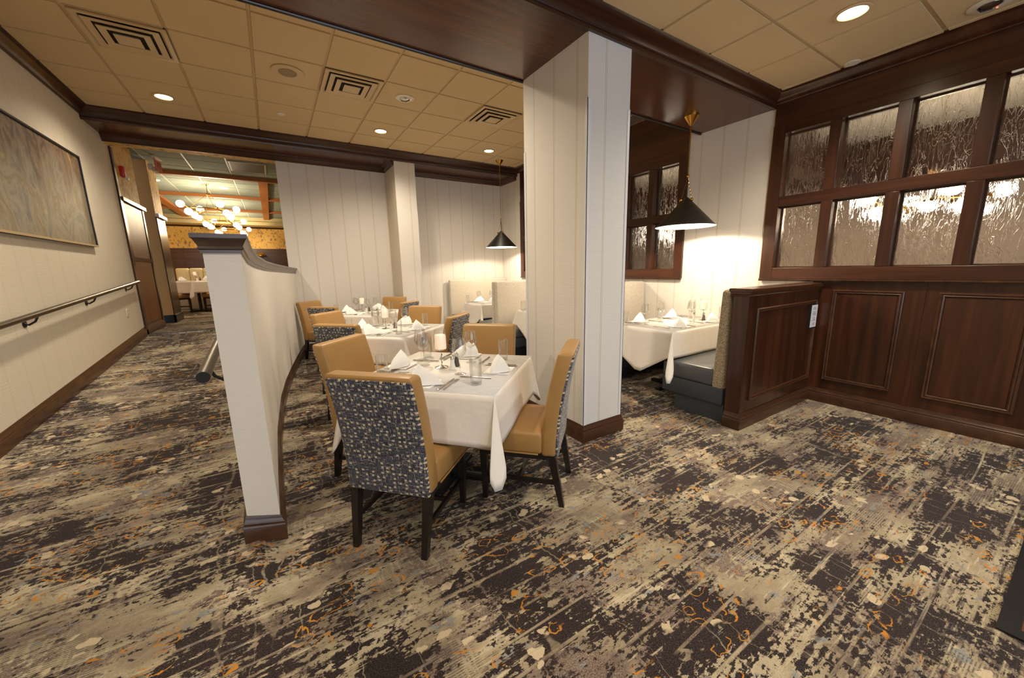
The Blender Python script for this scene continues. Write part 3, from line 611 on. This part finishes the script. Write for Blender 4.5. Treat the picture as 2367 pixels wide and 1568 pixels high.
# ================================================================== FURNITURE
def chair_proto():
    t = thing('dining_chair', 'x', 'chair', (0, 0, 0), 0, 'gold leather dining chairs'); W = .235
    def lean(v):
        k = (v.z - .33) / .6; y = v.y - .085 * k * max(k, 0) - .01 * k
        return (v.x * (1 - .02 * max(k, 0)), y, v.z)
    def seatf(v):
        r = 1 - min(1, (v.x / W) ** 2); f = max(0, min(1, (v.y + .17) / .395))
        z = v.z
        if z > .42: z += .016 * r * (1 - (2 * f - 1) ** 4)
        return (v.x * (1 + .02 * f), v.y, z)
    st_ = MB().rbox(-W, -.175, .335, W, .225, .47, .022, 3, seatf).build('seat', LEATHER, t)
    bk_ = MB().rbox(-W, -.255, .325, W, -.165, .945, .022, 3, lean).build('backrest', LEATHER, t)
    MB().rbox(-W + .008, -.263, .312, W - .008, -.235, .925, .012, 2, lean).build('back_panel', FABRIC, bk_)
    MB().tube([(-W, -.15, .338), (-W - .002, .22, .338), (W + .002, .22, .338), (W, -.15, .338)], .005, 6).build('piping', LEATHER, st_)
    for sx in (-1, 1):
        MB().taper((sx * .205, .19, 0), (.014, .014), (sx * .208, .19, .345), (.022, .022)).build('leg', BLACKW, t)
        MB().taper((sx * .195, -.285, 0), (.015, .015), (sx * .205, -.225, .335), (.022, .024)).build('leg', BLACKW, t)
        MB().taper((sx * .2 , -.25, .15), (.008, .001), (sx * .2, .19, .15), (.008, .001)).box(sx * .2 - .009, -.25, .14, sx * .2 + .009, .19, .165).build('stretcher', BLACKW, t)
    MB().box(-.2, -.03, .142, .2, -.012, .164).build('stretcher', BLACKW, t)
    MB().box(-W + .015, -.2, .30, W - .015, .205, .337).build('seat_rail', BLACKW, t)
    return t
CH = chair_proto(); _first = [True]
def place_chair(x, y, rz, label, group, z=0):
    if _first[0]:
        _first[0] = False; CH.location = (x, y, z); CH.rotation_euler = (0, 0, rz); CH['label'] = label; CH['group'] = group; return CH
    return dup(CH, (x, y, z), rz, label, group)

def cloth(name, label, hx, hy, top, L, tip, seats=None, clampz=None, loc=(0, 0, 0), rz=0, kside=9, kc=9, rows=10, seed=0, tw=.13, wallk=None, kfold=.36):
    # L(side,t)->drop along each side (0 +x,1 +y,2 -x,3 -y), tip(corner)->max corner drop
    rnd = random.Random(seed); cols = []
    C = [(hx, -hy), (hx, hy), (-hx, hy), (-hx, -hy)]; N = [(1, 0), (0, 1), (-1, 0), (0, -1)]
    for s_ in range(4):
        a = C[s_]; b = C[(s_ + 1) % 4]; n = N[s_]; ph = rnd.uniform(0, 6); amp = rnd.uniform(.008, .016)
        for i in range(kside + 1):
            t = i / kside; p = (a[0] + (b[0] - a[0]) * t, a[1] + (b[1] - a[1]) * t)
            e = min(t, 1 - t) * 2
            cols.append((p, n, L(s_, t), .012 + amp * (1 + math.sin(t * 7 + ph)) * e, (0, 0)))
        n2 = N[(s_ + 1) % 4]; dg = ((n[0] + n2[0]) / 1.414, (n[1] + n2[1]) / 1.414); tg = (-dg[1], dg[0]); l0 = L(s_, 1); l1 = L((s_ + 1) % 4, 0); sw = rnd.choice((-1, 1))
        for i in range(1, kc):
            f = i / kc; sh = math.sin(PI * f); lf = (l0 * (1 - f) + l1 * f); ln = lf + (tip(s_) - lf) * (1 - abs(2 * f - 1)) ** 1.1
            kk = wallk if (wallk is not None and b[0] > 0) else kfold
            cols.append((b, dg, ln, .012 + kk * ln * sh ** .9, tuple(q * ln * (sw * .10 * sh - tw * math.sin(2 * PI * f)) for q in tg)))
    m = MB(); K = len(cols); vs = []; fs = []
    for (p, n, ln, out, tg) in cols:
        for j in range(rows + 1):
            f = j / rows; o = out * f ** 1.15 + .004 * (1 if j else 0); z = top - .002 * (j > 0) - ln * f
            if clampz and z < clampz: o += (clampz - z) * .25; z = clampz + .002 * (f > .99)
            vs.append((p[0] + n[0] * o + tg[0] * f, p[1] + n[1] * o + tg[1] * f, z))
    R_ = rows + 1
    for i in range(K):
        k2 = (i + 1) % K
        for j in range(rows): fs.append((i * R_ + j, k2 * R_ + j, k2 * R_ + j + 1, i * R_ + j + 1))
    m.add(vs, fs); m.add([(*c, top) for c in C], [(0, 1, 2, 3)])
    bmx = bmesh.new(); me = m.mesh(name, CLOTH, True, 70); bmx.from_mesh(me); bmesh.ops.remove_doubles(bmx, verts=bmx.verts, dist=.0015); bmesh.ops.recalc_face_normals(bmx, faces=bmx.faces); bmx.to_mesh(me); bmx.free()
    me.polygons.foreach_set('use_smooth', [True] * len(me.polygons)); me.set_sharp_from_angle(angle=math.radians(60))
    o = bpy.data.objects.new(name, me); COL.objects.link(o); o.location = loc; o.rotation_euler = (0, 0, rz)
    sol = o.modifiers.new('thickness', 'SOLIDIFY'); sol.thickness = .0025; sol.offset = 0
    return tag(o, label, 'tablecloth', 'white tablecloths')
def table_base(name, label, hx, hy, loc, rz, group):
    t = thing(name, label, 'table', loc, rz, group)
    MB().rbox(-hx, -hy, .73, hx, hy, .758, .006, 2).build('tabletop', W_TRIM, t)
    MB().lathe([(0, .02), (.035, .02), (.035, .72), (.09, .73), (0, .73)], (0, 0, 0), 20).build('pedestal', BLACKM, t)
    MB().box(-.28, -.03, 0, .28, .03, .035).box(-.03, -.28, 0, .03, .28, .035).build('foot', BLACKM, t, bevel=.006)
    return t
# ---- tableware prototypes -------------------------------------------------
PROTO = {}
def use(key, maker, label, cat, group, loc, rz=0):
    if key not in PROTO:
        o = maker(); PROTO[key] = o; o.location = loc; o.rotation_euler = (0, 0, rz); tag(o, label, cat, group); return o
    o = PROTO[key]; r = dup(o, loc, rz, label, group); return r
def mk_wine():
    t = thing('wine_glass', 'x', 'glass')
    MB().lathe([(0, .001), (.036, .001), (.037, .003), (.012, .008), (.005, .016), (.0042, .05), (.005, .098), (.012, .106), (.0, .108)], (0, 0, 0), 24).build('stem', GLASS, t)
    MB().shell([(.002, .106), (.016, .110), (.032, .122), (.043, .142), (.044, .156), (.040, .185), (.034, .225), (.0335, .226), (.0328, .225), (.0388, .184), (.0425, .156), (.0415, .143), (.031, .124), (.012, .112)], (0, 0, 0), 28).build('bowl', GLASS, t); return t
def mk_tumbler():
    t = thing('water_tumbler', 'x', 'glass')
    MB().lathe([(0, .001), (.030, .001), (.031, .004), (.031, .014), (0, .016)], (0, 0, 0), 24).build('base', GLASS, t)
    MB().shell([(.031, .004), (.033, .05), (.035, .150), (.0345, .1515), (.0335, .150), (.0315, .05), (.0295, .016)], (0, 0, 0), 28).build('wall', GLASS, t); return t
def mk_napkin():
    t = thing('folded_napkin', 'x', 'napkin')
    def tent(w0, w, d0, d1, h, yo, lean):
        T = Vector((lean, yo, h)); P = [Vector((w0, .01, .004)), Vector((-.03, -d0, .004)), Vector((w, .0, .004)), Vector((.02, d1, .004))]; m = MB(); n = 6
        for a, b in ((0, 1), (1, 2), (2, 3), (3, 0)):
            A, B = P[a], P[b]
            def fn(u, v, A=A, B=B):
                p = T.lerp(A.lerp(B, v), u); o = Vector((p.x, p.y - yo, 0)); bl = math.sin(PI * u) * .010 + .006 * math.sin(PI * v) * u
                if o.length > 1e-4: p = p + o.normalized() * bl
                return p
            m.grid(fn, n, n)
        return m
    tent(-.10, .135, .075, .07, .108, .0, -.015).build('fold', NAPKIN, t, True, 50)
    b = tent(-.085, .11, .082, .03, .098, -.010, -.045).build('fold', NAPKIN, t, True, 50); b.rotation_euler = (0, 0, .22)
    return t
def mk_plate():
    t = thing('square_plate', 'x', 'plate')
    MB().rbox(-.08, -.08, .0, .08, .08, .008, .0035, 2).build('dish', CHINA, t); MB().frame((-.08, -.08, .008), (1, 0, 0), (0, 1, 0), (0, 0, 1), .16, .16, [(.0, -.001), (.0, .003), (.006, .003), (.014, -.001)]).build('rim', CHINA, t); return t
def mk_knife():
    t = thing('table_knife', 'x', 'knife')
    MB().rbox(-.006, -.115, .001, .006, -.02, .006, .0015, 2).build('handle', STEEL, t)
    MB().prism([(-.006, -.02, .002), (.006, -.02, .002), (.010, .03, .002), (.009, .09, .002), (.0, .115, .002), (-.006, .10, .002)], (0, 0, .0018)).build('blade', STEEL, t); return t
def mk_fork():
    t = thing('table_fork', 'x', 'fork')
    MB().tube([(0, -.1, .003), (0, -.05, .004), (0, .02, .007)], [.006, .005, .0035], 8).build('handle', STEEL, t)
    m = MB().prism([(-.004, .02, .006), (.004, .02, .006), (.011, .05, .004), (-.011, .05, .004)], (0, 0, .002))
    for k in range(4): m.box(-.0115 + k * .0063, .05, .004, -.0085 + k * .0063, .098, .006)
    m.build('head', STEEL, t); return t
def mk_candle():
    t = thing('candle_holder', 'x', 'candle holder')
    MB().lathe([(0, 0), (.045, 0), (.046, .004), (.02, .010), (.008, .014), (0, .014)], (0, 0, 0), 28).build('base', STEEL, t)
    MB().tube([(0, 0, .01), (.004, 0, .035), (-.004, .002, .06), (.005, -.001, .085), (0, 0, .118)], .005, 10).build('stem', STEEL, t)
    MB().lathe([(0, .115), (.018, .117), (.034, .124), (.036, .128), (0, .128)], (0, 0, 0), 28).build('cup', STEEL, t)
    MB().lathe([(0, .129), (.036, .129), (.037, .135), (.037, .215), (.033, .222), (0, .219)], (0, 0, 0), 28).build('candle', CANDLE_E, t)
    MB().shell([(.038, .128), (.043, .16), (.042, .2), (.036, .258)], (0, 0, 0), 28).build('glass_chimney', GLASS, t); return t
def mk_shaker(nm, fill):
    def f():
        t = thing(nm, 'x', 'shaker')
        MB().lathe([(0, .001), (.021, .001), (.022, .008), (.016, .03), (.012, .06), (.011, .068), (0, .068)], (0, 0, 0), 16).build('body', fill, t)
        MB().lathe([(0, .068), (.0125, .068), (.0125, .082), (.009, .092), (0, .095)], (0, 0, 0), 16).build('cap', STEEL, t); return t
    return f
SALTM = plain('salt', sr(226, 224, 220), .4); PEPM = plain('pepper', sr(70, 64, 60), .4)
SEATS = {'N': ('facing back wall', (-1, 0)), 'R': ('facing low wall', (0, -1)), 'L': ('backing onto low wall', (0, 1)), 'F': ('facing open carpet', (1, 0))}
BSEATS = {'A': ('on entry side', (0, -1)), 'B': ('on back wall side', (0, 1))}
def setting(cx, cy, ang, ztop, tname, seats, out, wines, tumblers=True, cutlery=True, candle=(.026, .06), shak=((-.011, -.035), (.075, -.028)), side=0.0, detail=True):
    ca, sa = math.cos(ang), math.sin(ang)
    def W(u, v): return (cx + u * ca - v * sa, cy + u * sa + v * ca, ztop)
    for key, (desc, (ox, oy), sh) in seats.items():
        rx, ry = oy, -ox     # right hand of a diner facing inward (-o)
        rx, ry = -oy, ox
        def P(o, r): return W(ox * o + rx * r + abs(oy) * sh, oy * o + ry * r + abs(ox) * sh)
        face = ang + math.atan2(-oy, -ox) - PI / 2
        use('plate', mk_plate, f'square white plate under napkin at {desc}, {tname}', 'plate', 'square plates on the tables', P(out, 0), face)
        p = P(out, 0); use('napkin', mk_napkin, f'white peaked napkin at {desc}, {tname}', 'napkin', 'folded napkins on the tables', (p[0], p[1], ztop + .0085), face + .12 * math.sin(p[0] * 9))
        if cutlery:
            use('knife', mk_knife, f'steel table knife at {desc}, {tname}', 'knife', 'table knives', P(out - .03, .132), face)
            use('fork', mk_fork, f'steel fork right of napkin at {desc}, {tname}', 'fork', 'dinner forks', P(out - .03, .163), face)
            use('fork', mk_fork, f'steel fork left of napkin at {desc}, {tname}', 'fork', 'salad forks', P(out - .1, -.17), face)
        if tumblers: use('tumbler', mk_tumbler, f'clear water tumbler at {desc}, {tname}', 'glass', 'water tumblers', P(out - .06, .30), 0)
    for u, v, d in wines: use('wine', mk_wine, f'clear wine glass {d}, {tname}', 'glass', 'wine glasses', W(u, v), 0)
    use('candle', mk_candle, f'stemmed candle holder with lit candle, {tname}', 'candle holder', 'candle holders', W(*candle), 0)
    use('salt', mk_shaker('salt_shaker', SALTM), f'glass salt shaker with steel cap, {tname}', 'shaker', 'salt shakers', W(*shak[0]), 0)
    use('pepper', mk_shaker('pepper_shaker', PEPM), f'glass pepper shaker with steel cap, {tname}', 'shaker', 'pepper shakers', W(*shak[1]), 0)

A43 = math.radians(43)
def dining(cx, cy, tname, offs, seed, wines):
    ca, sa = math.cos(A43), math.sin(A43)
    table_base('dining_table', f'square dining table under a white cloth, {tname}', .452, .452, (cx, cy, 0), A43, 'square dining tables')
    cloth('tablecloth', f'white cloth with pointed hanging corners on {tname}', .457, .457, .764, lambda s_, t: .270 + .02 * (abs(2 * t - 1)) ** 2, lambda c: .48 if c == 2 else .38, loc=(cx, cy, 0), rz=A43, seed=seed, kfold=.2)
    for k, (o, lat) in offs.items():
        desc, (ox, oy) = SEATS[k]; u = ox * o + abs(oy) * lat; v = oy * o + abs(ox) * lat
        x, y = cx + u * ca - v * sa, cy + u * sa + v * ca
        rz = A43 + math.atan2(-oy, -ox) - PI / 2
        place_chair(x, y, rz, f'gold leather chair with patterned back {desc}, at {tname}', 'gold leather dining chairs')
    setting(cx, cy, A43, .7655, tname, {k: ('seat ' + SEATS[k][0], SEATS[k][1], 0) for k in SEATS}, .35, wines)
WN = [(-.106, -.127, 'beside the salt shaker'), (.198, .30, 'near the tumbler by low wall'), (.191, -.087, 'behind the pepper shaker'), (.05, .2, 'beside the candle holder')]
dining(.91, 2.244, 'table beside column', {'N': (.455, .03), 'R': (.485, .02), 'L': (.515, .01), 'F': (.52, -.02)}, 1, WN)
dining(1.05, 4.27, 'middle dining table', {'N': (.53, .0), 'L': (.56, .05), 'R': (.55, -.03), 'F': (.57, 0)}, 2, WN)
dining(1.22, 6.45, 'table by back wall', {'N': (.62, 0), 'L': (.70, -.1), 'R': (.55, -.05), 'F': (.60, 0)}, 3, WN)

# ---- booths
def bench(name, label, y0, dirn, x0=3.25, x1=4.585, back_h=1.19, fab=TWEED, second=False):
    # back plane at y0, seat extends along dirn
    t = thing(name, label, 'booth bench', ((x0 + x1) / 2, y0, 0), 0, 'booth benches'); hw = (x1 - x0) / 2; d = dirn
    def yb(a, b): return (min(a * d, b * d), max(a * d, b * d))
    a, b = yb(.0, .115)
    def lean(v):
        k = max(0, (v.z - .3) / .9); return (v.x, v.y - d * .035 * k if (v.y * d) > .05 else v.y, v.z)
    MB().rbox(-hw, a, .30, hw, b, back_h, .03, 3, lean).build('backrest', fab, t)
    a, b = yb(.1, .62); MB().rbox(-hw, a, .315, hw, b, .475, .03, 3, lambda v: (v.x, v.y, v.z + (.012 * (1 - (v.x / hw) ** 4) if v.z > .4 else 0))).build('seat_cushion', VINYL, t)
    a, b = yb(.0, .61); MB().rbox(-hw, a, .165, hw, b, .318, .006, 2).build('seat_base', VINYL_D, t)
    a, b = yb(.0, .48); MB().box(-hw + .03, a, 0, hw, b, .17).build('plinth', VINYL_D, t)
    return t
bench('booth_bench', 'tweed backed booth bench with slate vinyl seat against the wood partition', 1.692, 1, fab=TWEED)
bench('booth_bench', 'tall fabric booth bench behind the column facing the wood partition', 3.705, -1, x0=3.2, fab=TWEED_L)
bench('booth_bench', 'tall fabric booth bench behind the column facing the back wall', 3.71, 1, x0=3.2, fab=TWEED_L)
bench('booth_bench', 'tall fabric booth bench facing the column, next to the back booth', 5.55, -1, x0=3.14, fab=TWEED_L, back_h=1.205)
bench('booth_bench', 'tall fabric booth bench of the back booth facing the back wall', 5.555, 1, x0=3.14, fab=TWEED_L, back_h=1.205)
bench('booth_bench', 'tall fabric booth bench standing against the back wall', 7.60, -1, x0=3.18, fab=TWEED_L, back_h=1.21)
def booth_table(cy, tname, seed, x0=3.25, x1=4.48):
    cx = (x0 + x1) / 2; hx = (x1 - x0) / 2
    table_base('booth_table', f'rectangular booth table under a white cloth, {tname}', hx - .005, .375, (cx, cy, 0), 0, 'booth tables')
    def L(s_, t):
        if s_ in (0, 2): return .25 + .24 * (1 - abs(2 * t - 1))
        return .266
    cloth('tablecloth', f'white cloth with pointed end drape on {tname}', hx, .38, .764, L, lambda c: .50, loc=(cx, cy, 0), seed=seed, tw=.1, wallk=.06)
    st = {}
    for k, (d, o) in BSEATS.items():
        for nm, sh in (('outer', -.32), ('inner', .28)): st[k + nm] = (f'{nm} seat {d}', o, sh)
    setting(cx, cy, 0, .7655, tname, st, .26, [(-.42, .10, 'by outer end'), (-.12, .12, 'beside the centre'), (.15, -.08, 'by the wall side'), (.42, .08, 'next to the wall')], cutlery=True, candle=(.36, -.1), shak=((.28, -.04), (.31, -.14)))
booth_table(2.60, 'near booth table', 4); booth_table(4.63, 'middle booth table', 5); booth_table(6.60, 'back booth table', 6)

# ---- menu card on the partition
mc = thing('menu_card', 'white printed notice in black holder on the wood partition', 'sign', (4.47, 1.531, .88))
MB().box(-.085, -.012, -.12, .085, .0, .12).build('holder', BLACKM, mc); MB().box(-.05, -.0145, -.108, .08, -.012, .112).build('paper', plain('paper', sr(226, 228, 236), .6), mc)
tx = MB(); rr = random.Random(3)
for k in range(13):
    if k in (2, 6, 10): continue
    wd = rr.uniform(.02, .05); zz = .085 - k * .014; tx.box(.015 - wd, -.0152, zz, .015 + wd, -.0145, zz + .004)
tx.build('print', plain('ink', sr(110, 112, 122), .7), mc)

# ================================================================== LEFT WALL THINGS
pa = thing('framed_painting', 'large abstract painting in ochre and grey with thin dark frame', 'painting', (XL, 5.3, 2.27)); PAINT = painting()
MB().box(.004, -1.12, -.49, .03, 1.2, .49).build('canvas', PAINT, pa)
MB().frame((.0, -1.14, -.505), (0, 1, 0), (0, 0, 1), (1, 0, 0), 2.36, 1.01, [(0, 0), (0, .045), (.018, .045), (.02, .03), (.02, 0)]).build('frame', BLACKM, pa)
MB().box(.0455, -1.14, -.506, .047, 1.22, -.485).build('frame_edge', plain('gilt_edge', sr(176, 148, 104), .4, metal=.3), pa)
def handrail(name, label, pts, r, brackets, wall_dx):
    t = thing(name, label, 'handrail'); MB().tube(pts, r, 16).build('rail', NICKEL, t)
    for (x, y, z) in brackets:
        MB().tube([(x, y, z - r * .6), (x + wall_dx * .25, y + .0, z - .06), (x + wall_dx * .7, y, z - .085), (x + wall_dx * .98, y, z - .075)], .008, 8).build('bracket', BLACKM, t)
        MB().tube([(x + wall_dx * .93, y, z - .075), (x + wall_dx * 1.0, y, z - .075)], .03, 16).build('rosette', BLACKM, t)
    d = (Vector(pts[0]) - Vector(pts[1])).normalized(); MB().tube([Vector(pts[0]), Vector(pts[0]) + d * .004], r * 1.02, 16).build('end_cap', BLACKM, t)
    return t
hz = lambda y: 1.084 + (y - 4.17) * .0728
handrail('handrail', 'satin metal handrail on black brackets along the painting wall', [(XL + .085, 1.8, hz(1.8)), (XL + .085, 4.5, hz(4.5)), (XL + .085, 7.62, hz(7.62))], .024, [(XL + .085, y, hz(y)) for y in (2.2, 3.4, 4.68, 5.95, 7.35)], -.085)
hp = [(lw_x(y) - LWT - .075, y, .935 + .078 * (y - 2.2)) for y in [2.2 + i * .2 for i in range(27)]]
handrail('handrail', 'satin metal handrail with black end cap on the low wall', hp, .027, [hp[1], hp[8], hp[16], hp[24]], .075)
wp = thing('wall_plate', 'small cream outlet plate low on the ramp wall', 'outlet', (XL, 7.2, .92)); wpp = MB().rbox(0, -.036, -.058, .007, .036, .058, .003, 2).build('plate', WHITEP, wp); MB().box(.007, -.014, .008, .0085, .014, .036).box(.007, -.014, -.036, .0085, .014, -.008).build('socket', plain('socket', sr(200, 190, 172), .5), wpp)

# ================================================================== FAR ROOM THINGS
fa = thing('fire_alarm', 'red fire alarm with strobe on the floral paper', 'fire alarm', (XL - .01, 8.28, 2.98)); MB().rbox(0, -.06, -.07, .05, .06, .08, .008, 2).build('box', REDP, fa); MB().rbox(.04, -.03, -.1, .075, .05, -.055, .008, 2).build('strobe', WHITEP, fa)
ex = thing('exit_sign', 'clear hanging exit sign with red panel in the far room', 'exit sign', (-1.49, 9.4, 3.5))
MB().box(-.16, -.03, -.03, .16, .03, 0).build('mount', WHITEP, ex); MB().box(-.15, -.004, -.24, .15, .004, -.03).build('panel', plain('exit_panel', sr(216, 130, 118), .2), ex); ex.rotation_euler = (0, 0, PI / 2 - .12)
def text_part(body, size, mat, parent, loc, rot):
    cu = bpy.data.curves.new('lettering', 'FONT'); cu.body = body; cu.size = size; cu.align_x = 'CENTER'; cu.align_y = 'CENTER'; cu.extrude = .001
    tmp = bpy.data.objects.new('tmp', cu); COL.objects.link(tmp); dg = bpy.context.evaluated_depsgraph_get(); me = bpy.data.meshes.new_from_object(tmp.evaluated_get(dg)); bpy.data.objects.remove(tmp)
    me.materials.clear(); me.materials.append(mat); o = bpy.data.objects.new('lettering', me); COL.objects.link(o); o.parent = parent; o.location = loc; o.rotation_euler = rot; return o
text_part('EXIT', .15, REDP, ex, (0, -.006, -.135), (PI / 2, 0, 0))
em = thing('emergency_light', 'white twin head emergency light on the tan wall end', 'emergency light', (-1.62, 9.6, 3.36)); MB().rbox(-.04, -.06, -.05, .03, .06, .05, .01, 2).build('housing', WHITEP, em)
for s_ in (-1, 1): MB().lathe([(0, -.05), (.035, -.05), (.04, .0), (.02, .03), (0, .03)], (.05, s_ * .06, -.03), 14).build('lamp_head', WHITEP, em)
vt = thing('ceiling_vent', 'rectangular return air grille in the far room ceiling', 'air vent', (-.15, 9.45, 3.489)); MB().frame((-.3, -.4, 0), (1, 0, 0), (0, 1, 0), (0, 0, -1), .6, .8, [(0, 0), (0, .01), (.03, .008), (.03, 0)]).build('frame', TEE_FAR, vt); MB().box(-.28, -.38, -.004, .28, .38, -.001).build('grille', plain('grille_dark', sr(96, 84, 48), .6), vt)
def chandelier(x, y, label, power, z=3.5, drop=0):
    t = thing('chandelier', label, 'chandelier', (x, y, z), 0, 'brass globe chandeliers')
    MB().lathe([(0, 0), (.1, 0), (.1, -.015), (0, -.02)], (0, 0, 0), 24).build('canopy', BRASS, t); MB().tube([(0, 0, -.01), (0, 0, -.22 - drop)], .01, 8).build('rod', BRASS, t); MB().lathe([(0, -.2), (.05, -.2), (.05, -.235), (0, -.24)], (0, 0, -drop), 16).build('hub', BRASS, t)
    R_ = .4; MB().tube([(R_ * math.cos(2 * PI * i / 32), R_ * math.sin(2 * PI * i / 32), -.58 - drop) for i in range(33)], .014, 8).build('ring', BRASS, t)
    for k in range(4): a = k * PI / 2 + .3; MB().tube([(.03 * math.cos(a), .03 * math.sin(a), -.23 - drop), (R_ * math.cos(a), R_ * math.sin(a), -.575 - drop)], .005, 6).build('arm', BRASS, t)
    for k in range(4):
        a = k * PI / 2 + .45
        for q, rr_, zz in ((0, .5, -.5 - drop), (1, .44, -.67 - drop)):
            MB().tube([(R_ * math.cos(a), R_ * math.sin(a), -.58 - drop), (rr_ * math.cos(a + q * .3), rr_ * math.sin(a + q * .3), zz)], .014, 8).build('socket', BRASS, t)
            MB().sphere(((rr_ + .05) * math.cos(a + q * .3), (rr_ + .05) * math.sin(a + q * .3), zz), .078, 14, 8).build('globe', GLOBE_E, t)
    point('chandelier_light', (x, y, z - .62 - drop), power, WARM, .06)
chandelier(-1.05, 11.6, 'brass ring chandelier with glowing globes nearest the ramp opening', 55); chandelier(-1.03, 14.1, 'brass ring chandelier with globes between two others', 55); chandelier(-1.0, 16.5, 'brass ring chandelier with globes at the far floral wall', 55)
chandelier(6.6, 1.25, 'globe chandelier blurred behind the rain glass window', 42, 3.3, .66); chandelier(6.7, 4.3, 'globe chandelier blurred behind the booth window', 42, 3.3, .66)
for (x, y, d) in ((-.77, 10.65, 'before the first chandelier'), (-.75, 11.85, 'beside the first chandelier'), (-1.94, 11.5, 'beyond the tan wall end')):
    tag(MB().lathe([(0, -.006), (.09, -.006), (.1, -.001), (0, -.001)], (0, 0, 0), 20).build('recessed_downlight', LAMP_E, loc=(x, y, 3.49)), f'small lit downlight in the far ceiling {d}', 'ceiling light', 'far room downlights')
sc = thing('wall_sconce', 'brass dome wall sconce on the far wood panelling', 'wall lamp', (-.25, 17.98, 2.12)); MB().lathe([(.03, .11), (.09, .09), (.15, .03), (.16, 0), (.15, 0), (.08, .08), (.02, .1)], (0, -.17, 0), 24, True).build('shade', BRASS, sc); MB().tube([(0, 0, .05), (0, -.17, .1)], .012, 8).build('arm', BRASS, sc)
# far table, banquette, chairs
FT = (-1.62, 12.32); FR = math.radians(45)
table_base('dining_table', 'far room table under a white cloth near the banquette', .49, .49, (*FT, FZ), FR, None)
cloth('tablecloth', 'white cloth on the far room table with hanging corner', .5, .5, .764, lambda s_, t: .28, lambda c: .42, loc=(*FT, FZ), rz=FR, seed=9, kfold=.2)
setting(*FT, FR, FZ + .7655, 'far room table', {k: (f'seat {d}', o, 0) for k, d, o in (('a', 'nearest stub wall', (-1, 0)), ('b', 'nearest chandelier', (0, -1)), ('c', 'nearest banquette', (1, 0)))}, .33, [(-.1, .1, 'left of candle'), (.15, -.12, 'right of candle'), (.2, .2, 'behind candle')], cutlery=False)
def stool(x, y, rz, label):
    t = thing('low_stool', label, 'stool', (x, y, FZ), rz, 'gold stools at the far table')
    MB().rbox(-.23, -.22, .36, .23, .22, .48, .045, 4).build('seat', LEATHER, t); MB().box(-.2, -.19, .33, .2, .19, .365).build('seat_rail', BLACKW, t)
    for sx in (-1, 1):
        for sy in (-1, 1): MB().taper((sx * .19, sy * .18, 0), (.014, .014), (sx * .185, sy * .175, .34), (.022, .022)).build('leg', BLACKW, t)
        MB().box(sx * .187 - .009, -.18, .14, sx * .187 + .009, .18, .165).build('stretcher', BLACKW, t)
    MB().box(-.187, -.01, .142, .187, .01, .163).build('stretcher', BLACKW, t)
stool(-2.02, 11.92, FR, 'gold leather seat on black legs beside the tan wall end'); stool(-1.22, 11.92, -FR, 'gold leather seat on black legs at the far table toward the low wall')
bq = thing('banquette', 'cream channel tufted banquette along the far room', 'banquette', (-.9, 13.45, FZ))
MB().rbox(-1.3, -.3, .0, 1.6, .3, .44, .03, 2).build('seat', TWEED_L, bq)
CREAM = plain('cream_leather', sr(214, 196, 152), .4)
for k in range(10): MB().rbox(-1.3 + k * .29, .12, .42, -1.3 + (k + 1) * .29, .34, 1.1, .05, 3).build('back_channel', CREAM, bq)
